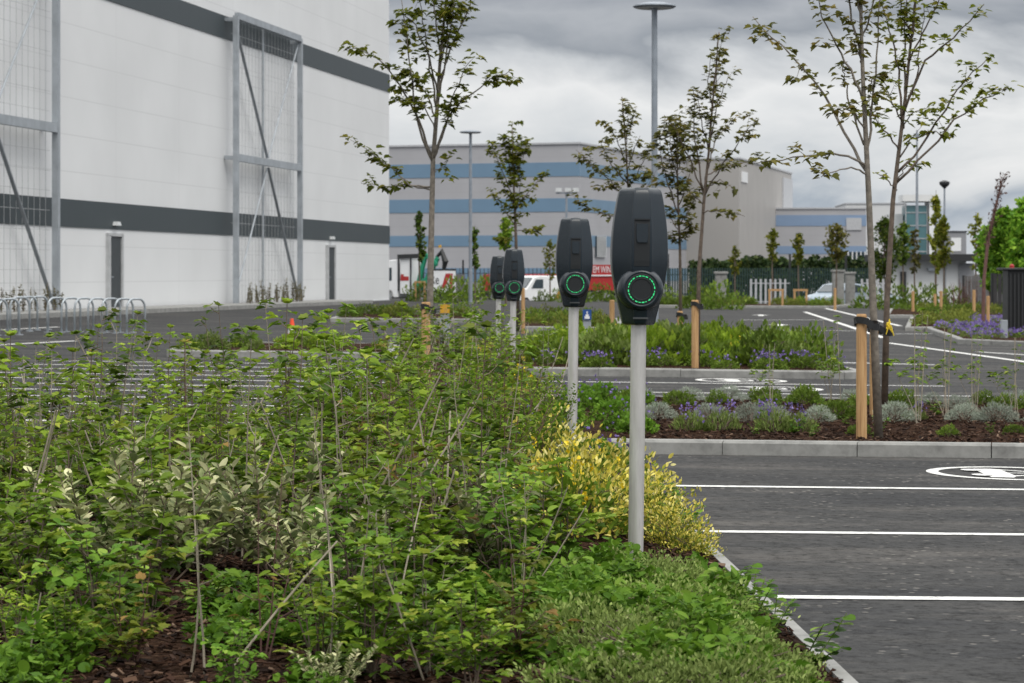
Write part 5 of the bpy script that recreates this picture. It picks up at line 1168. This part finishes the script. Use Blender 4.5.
def van():
    Y = 150; p = at(533, Y, z=gz((533 - CX) / F * Y, Y)); root = thing('white_van', p, 'white van seen between two charging heads', 'van', rz=R(38)); L = 4.4; x0 = -L / 2
    prof = [(x0, .3), (x0, .95), (x0 + .25, 1.1), (x0 + .95, 1.2), (x0 + 1.6, 1.88), (x0 + 2.0, 1.97), (L / 2 - .1, 1.97), (L / 2, 1.8), (L / 2, .3)]
    b = MB(); b.prism([(x, -.9, z) for x, z in prof], (0, 1.8, 0)); body = part('body', b, 'white', root, bevel=.07)
    b = MB(); b.prism([(x0 + .98, -.75, 1.24), (x0 + 1.54, -.75, 1.82), (x0 + 1.54, .75, 1.82), (x0 + .98, .75, 1.24)], (-.04, 0, .04)); part('windscreen', b, 'glass', root)
    for s in (-.925, .90): b = MB(); b.prism([(x0 + 1.35, s, 1.2), (x0 + 1.75, s, 1.75), (x0 + 2.4, s, 1.75), (x0 + 2.4, s, 1.2)], (0, .025, 0)); part('side_window', b, 'glass', root)
    b = MB(); b.box((x0 + .0, 0, .5), (.14, 1.8, .3)); part('bumper', b, 'black', root, bevel=.03)
    for s in (-.65, .65): b = MB(); b.box((x0 + .03, s, .9), (.1, .35, .16)); part('headlight', b, 'lamp_white', root, bevel=.02)
    b = MB(); b.prism([(L / 2 - 1.0, -.93, .5), (L / 2 - .6, -.93, .5), (L / 2 - .2, -.93, 1.1), (L / 2 - .6, -.93, 1.0)], (0, .02, 0)); part('orange_stripe', b, 'orangewood', root)
    for x in (x0 + .85, L / 2 - .85):
        for y in (-.82, .82): wheel(root, x, y, .33, .22)
    root.scale = (.84, .84, .98)
van()
def car(px, Y, rz, label):
    x = (px - CX) / F * Y; root = thing('parked_car', (x, Y, gz(x, Y)), label, 'car', 'cars parked by the gate piers', rz=rz); L = 4.2; x0 = -L / 2
    prof = [(x0, .3), (x0 - .03, .62), (x0 + .15, .82), (x0 + 1.05, .95), (x0 + 1.8, 1.42), (x0 + 2.5, 1.5), (x0 + 3.5, 1.4), (L / 2 - .12, 1.0), (L / 2, .7), (L / 2, .3)]
    b = MB(); b.prism([(q, -.86, z) for q, z in prof], (0, 1.72, 0)); part('body', b, 'carpaint', root, bevel=.08)
    b = MB(); b.prism([(x0 + 1.12, -.72, .99), (x0 + 1.76, -.66, 1.385), (x0 + 1.76, .66, 1.385), (x0 + 1.12, .72, .99)], (-.03, 0, .04)); part('windscreen', b, 'glass', root)
    b = MB(); b.prism([(x0 + 3.58, -.7, 1.37), (L / 2 - .17, -.72, 1.03), (L / 2 - .17, .72, 1.03), (x0 + 3.58, .7, 1.37)], (.03, 0, .03)); part('rear_window', b, 'glass', root)
    for s in (-.885, .86): b = MB(); b.prism([(x0 + 1.35, s, .97), (x0 + 1.85, s, 1.36), (x0 + 2.5, s, 1.42), (x0 + 3.35, s, 1.33), (x0 + 3.6, s, 1.0)], (0, .025, 0)); part('side_window', b, 'glass', root)
    for s in (-.6, .6): b = MB(); b.box((x0 + .02, s, .68), (.12, .34, .13)); part('headlight', b, 'lamp_white', root, bevel=.02)
    b = MB(); b.box((x0 + .0, 0, .42), (.12, 1.6, .2)); part('bumper', b, 'black', root, bevel=.03)
    for q in (x0 + .8, L / 2 - .8):
        for y in (-.78, .78): wheel(root, q, y, .31, .2)
car(838, 140, R(48), 'silver blue parked car before the stone gate piers')
car(872, 146, R(150), 'parked car mostly hidden behind the white palisade')
def lorry():
    Y = 195; x = (548 - CX) / F * Y; root = thing('red_trailer', (x, Y, gz(x, Y)), 'long red trailer with white lettering behind the charging heads', 'trailer', rz=R(-4)); z0 = .75
    L = 10.6; b = MB(); b.box((.3, 0, z0 + .75), (L, 2.4, 1.3)); body = part('body', b, 'red', root, bevel=.05)
    b = MB(); b.box((3.35, -1.22, z0 + 1.38 + .35), (4.4, .06, .8)); bn = part('banner', b, 'red', root)
    tx = text_mesh('EM WIN', .74, 'white', bn, (4.25, -1.27, z0 + 1.74), (R(90), 0, 0)); tx.scale = (.52, 1, 1); b = MB(); b.box((3.35, -1.26, z0 + 1.30), (4.4, .06, .1)); part('banner_rim', b, 'white', bn)
    b = MB(); b.box((.3, 0, z0 - .1), (L, 1.0, .3)); part('chassis', b, 'blacksteel', root)
    for q in (-4.2, -3.0, 3.4, 4.6):
        for y in (-1.05, 1.05): wheel(root, q, y, .48, .3)
lorry()

# ------------------------------------------------------------------ sky, sun, camera
w = bpy.data.worlds.new('World'); S.world = w; w.use_nodes = True; nt = w.node_tree; L = nt.links; bg = nt.nodes['Background']
sky = node(nt, 'ShaderNodeTexSky'); sky.sky_type = 'NISHITA'; sky.sun_disc = False; sky.sun_elevation = R(55); sky.sun_rotation = R(150); bg.inputs['Strength'].default_value = .08
L.new(sky.outputs[0], bg.inputs['Color'])
tc = node(nt, 'ShaderNodeTexCoord'); sp = node(nt, 'ShaderNodeSeparateXYZ'); L.new(tc.outputs['Generated'], sp.inputs[0])
def cloudnoise(sx, sz, scale, detail, seed, rough=.55):
    mp = node(nt, 'ShaderNodeMapping'); mp.inputs['Scale'].default_value = (sx, sx, sz); mp.inputs['Location'].default_value = (seed, seed * 2, seed * 3)
    n = node(nt, 'ShaderNodeTexNoise', Scale=scale, Detail=detail, Roughness=rough, Distortion=.5); L.new(tc.outputs['Generated'], mp.inputs[0]); L.new(mp.outputs[0], n.inputs['Vector']); return n
n1 = cloudnoise(1, 3.0, 6.5, 7, 1.3); n2 = cloudnoise(1, 2.4, 22.0, 6, 4.1)
def math_(op, a, c):
    m = node(nt, 'ShaderNodeMath', operation=op)
    for i, k in enumerate((a, c)):
        if isinstance(k, (int, float)): m.inputs[i].default_value = k
        else: L.new(k, m.inputs[i])
    return m.outputs[0]
e = math_('ADD', sp.outputs['Z'], math_('MULTIPLY', math_('SUBTRACT', n1.outputs['Fac'], .5), .10))
e = math_('ADD', e, math_('MULTIPLY', math_('SUBTRACT', n2.outputs['Fac'], .5), .022))
rp = ramp(nt, [(0.0, (.60, .63, .66)), (.13, (.57, .61, .66)), (.23, (.40, .455, .525)), (.34, (.68, .705, .73)), (.50, (.86, .865, .87)), (.61, (.62, .64, .665)), (.72, (.33, .355, .395)), (.84, (.45, .47, .505)), (1.0, (.27, .295, .34))])
L.new(math_('DIVIDE', e, .125), rp.inputs['Fac'])
hi = node(nt, 'ShaderNodeMapRange'); hi.inputs['From Min'].default_value = .13; hi.inputs['From Max'].default_value = .6; L.new(sp.outputs['Z'], hi.inputs['Value'])
mx = node(nt, 'ShaderNodeMix', data_type='RGBA'); L.new(hi.outputs[0], mx.inputs[0]); L.new(rp.outputs['Color'], mx.inputs[6]); mx.inputs[7].default_value = (2.1, 2.1, 2.08, 1)
bg2 = node(nt, 'ShaderNodeBackground'); L.new(mx.outputs[2], bg2.inputs['Color']); bg2.inputs['Strength'].default_value = 1.0
ms = node(nt, 'ShaderNodeMixShader', Fac=.93); L.new(bg.outputs[0], ms.inputs[1]); L.new(bg2.outputs[0], ms.inputs[2]); L.new(ms.outputs[0], nt.nodes['World Output'].inputs['Surface'])
sl = bpy.data.lights.new('sun', 'SUN'); sl.energy = 1.5; sl.angle = R(25); sl.color = (1, .95, .86); so = bpy.data.objects.new('sun', sl); COL.objects.link(so); so.rotation_euler = (R(35), 0, R(30)); so.location = (0, 0, 50)
cam = bpy.data.cameras.new('camera'); co = bpy.data.objects.new('camera', cam); COL.objects.link(co); co.location = (0, 0, H); co.rotation_euler = (R(90), 0, 0)
cam.sensor_width = 36; cam.lens = F / 1024 * 36; cam.shift_y = -(341.5 - HY) / 1024; cam.clip_start = .1; cam.clip_end = 5000
cam.dof.use_dof = True; cam.dof.focus_distance = 11.5; cam.dof.aperture_fstop = 10
S.camera = co
S.view_settings.view_transform = 'Standard'; S.view_settings.look = 'None'; S.view_settings.gamma = 1; S.view_settings.exposure = 0.0; S.view_settings.use_curve_mapping = False
S.cycles.max_bounces = 8; S.cycles.transparent_max_bounces = 8
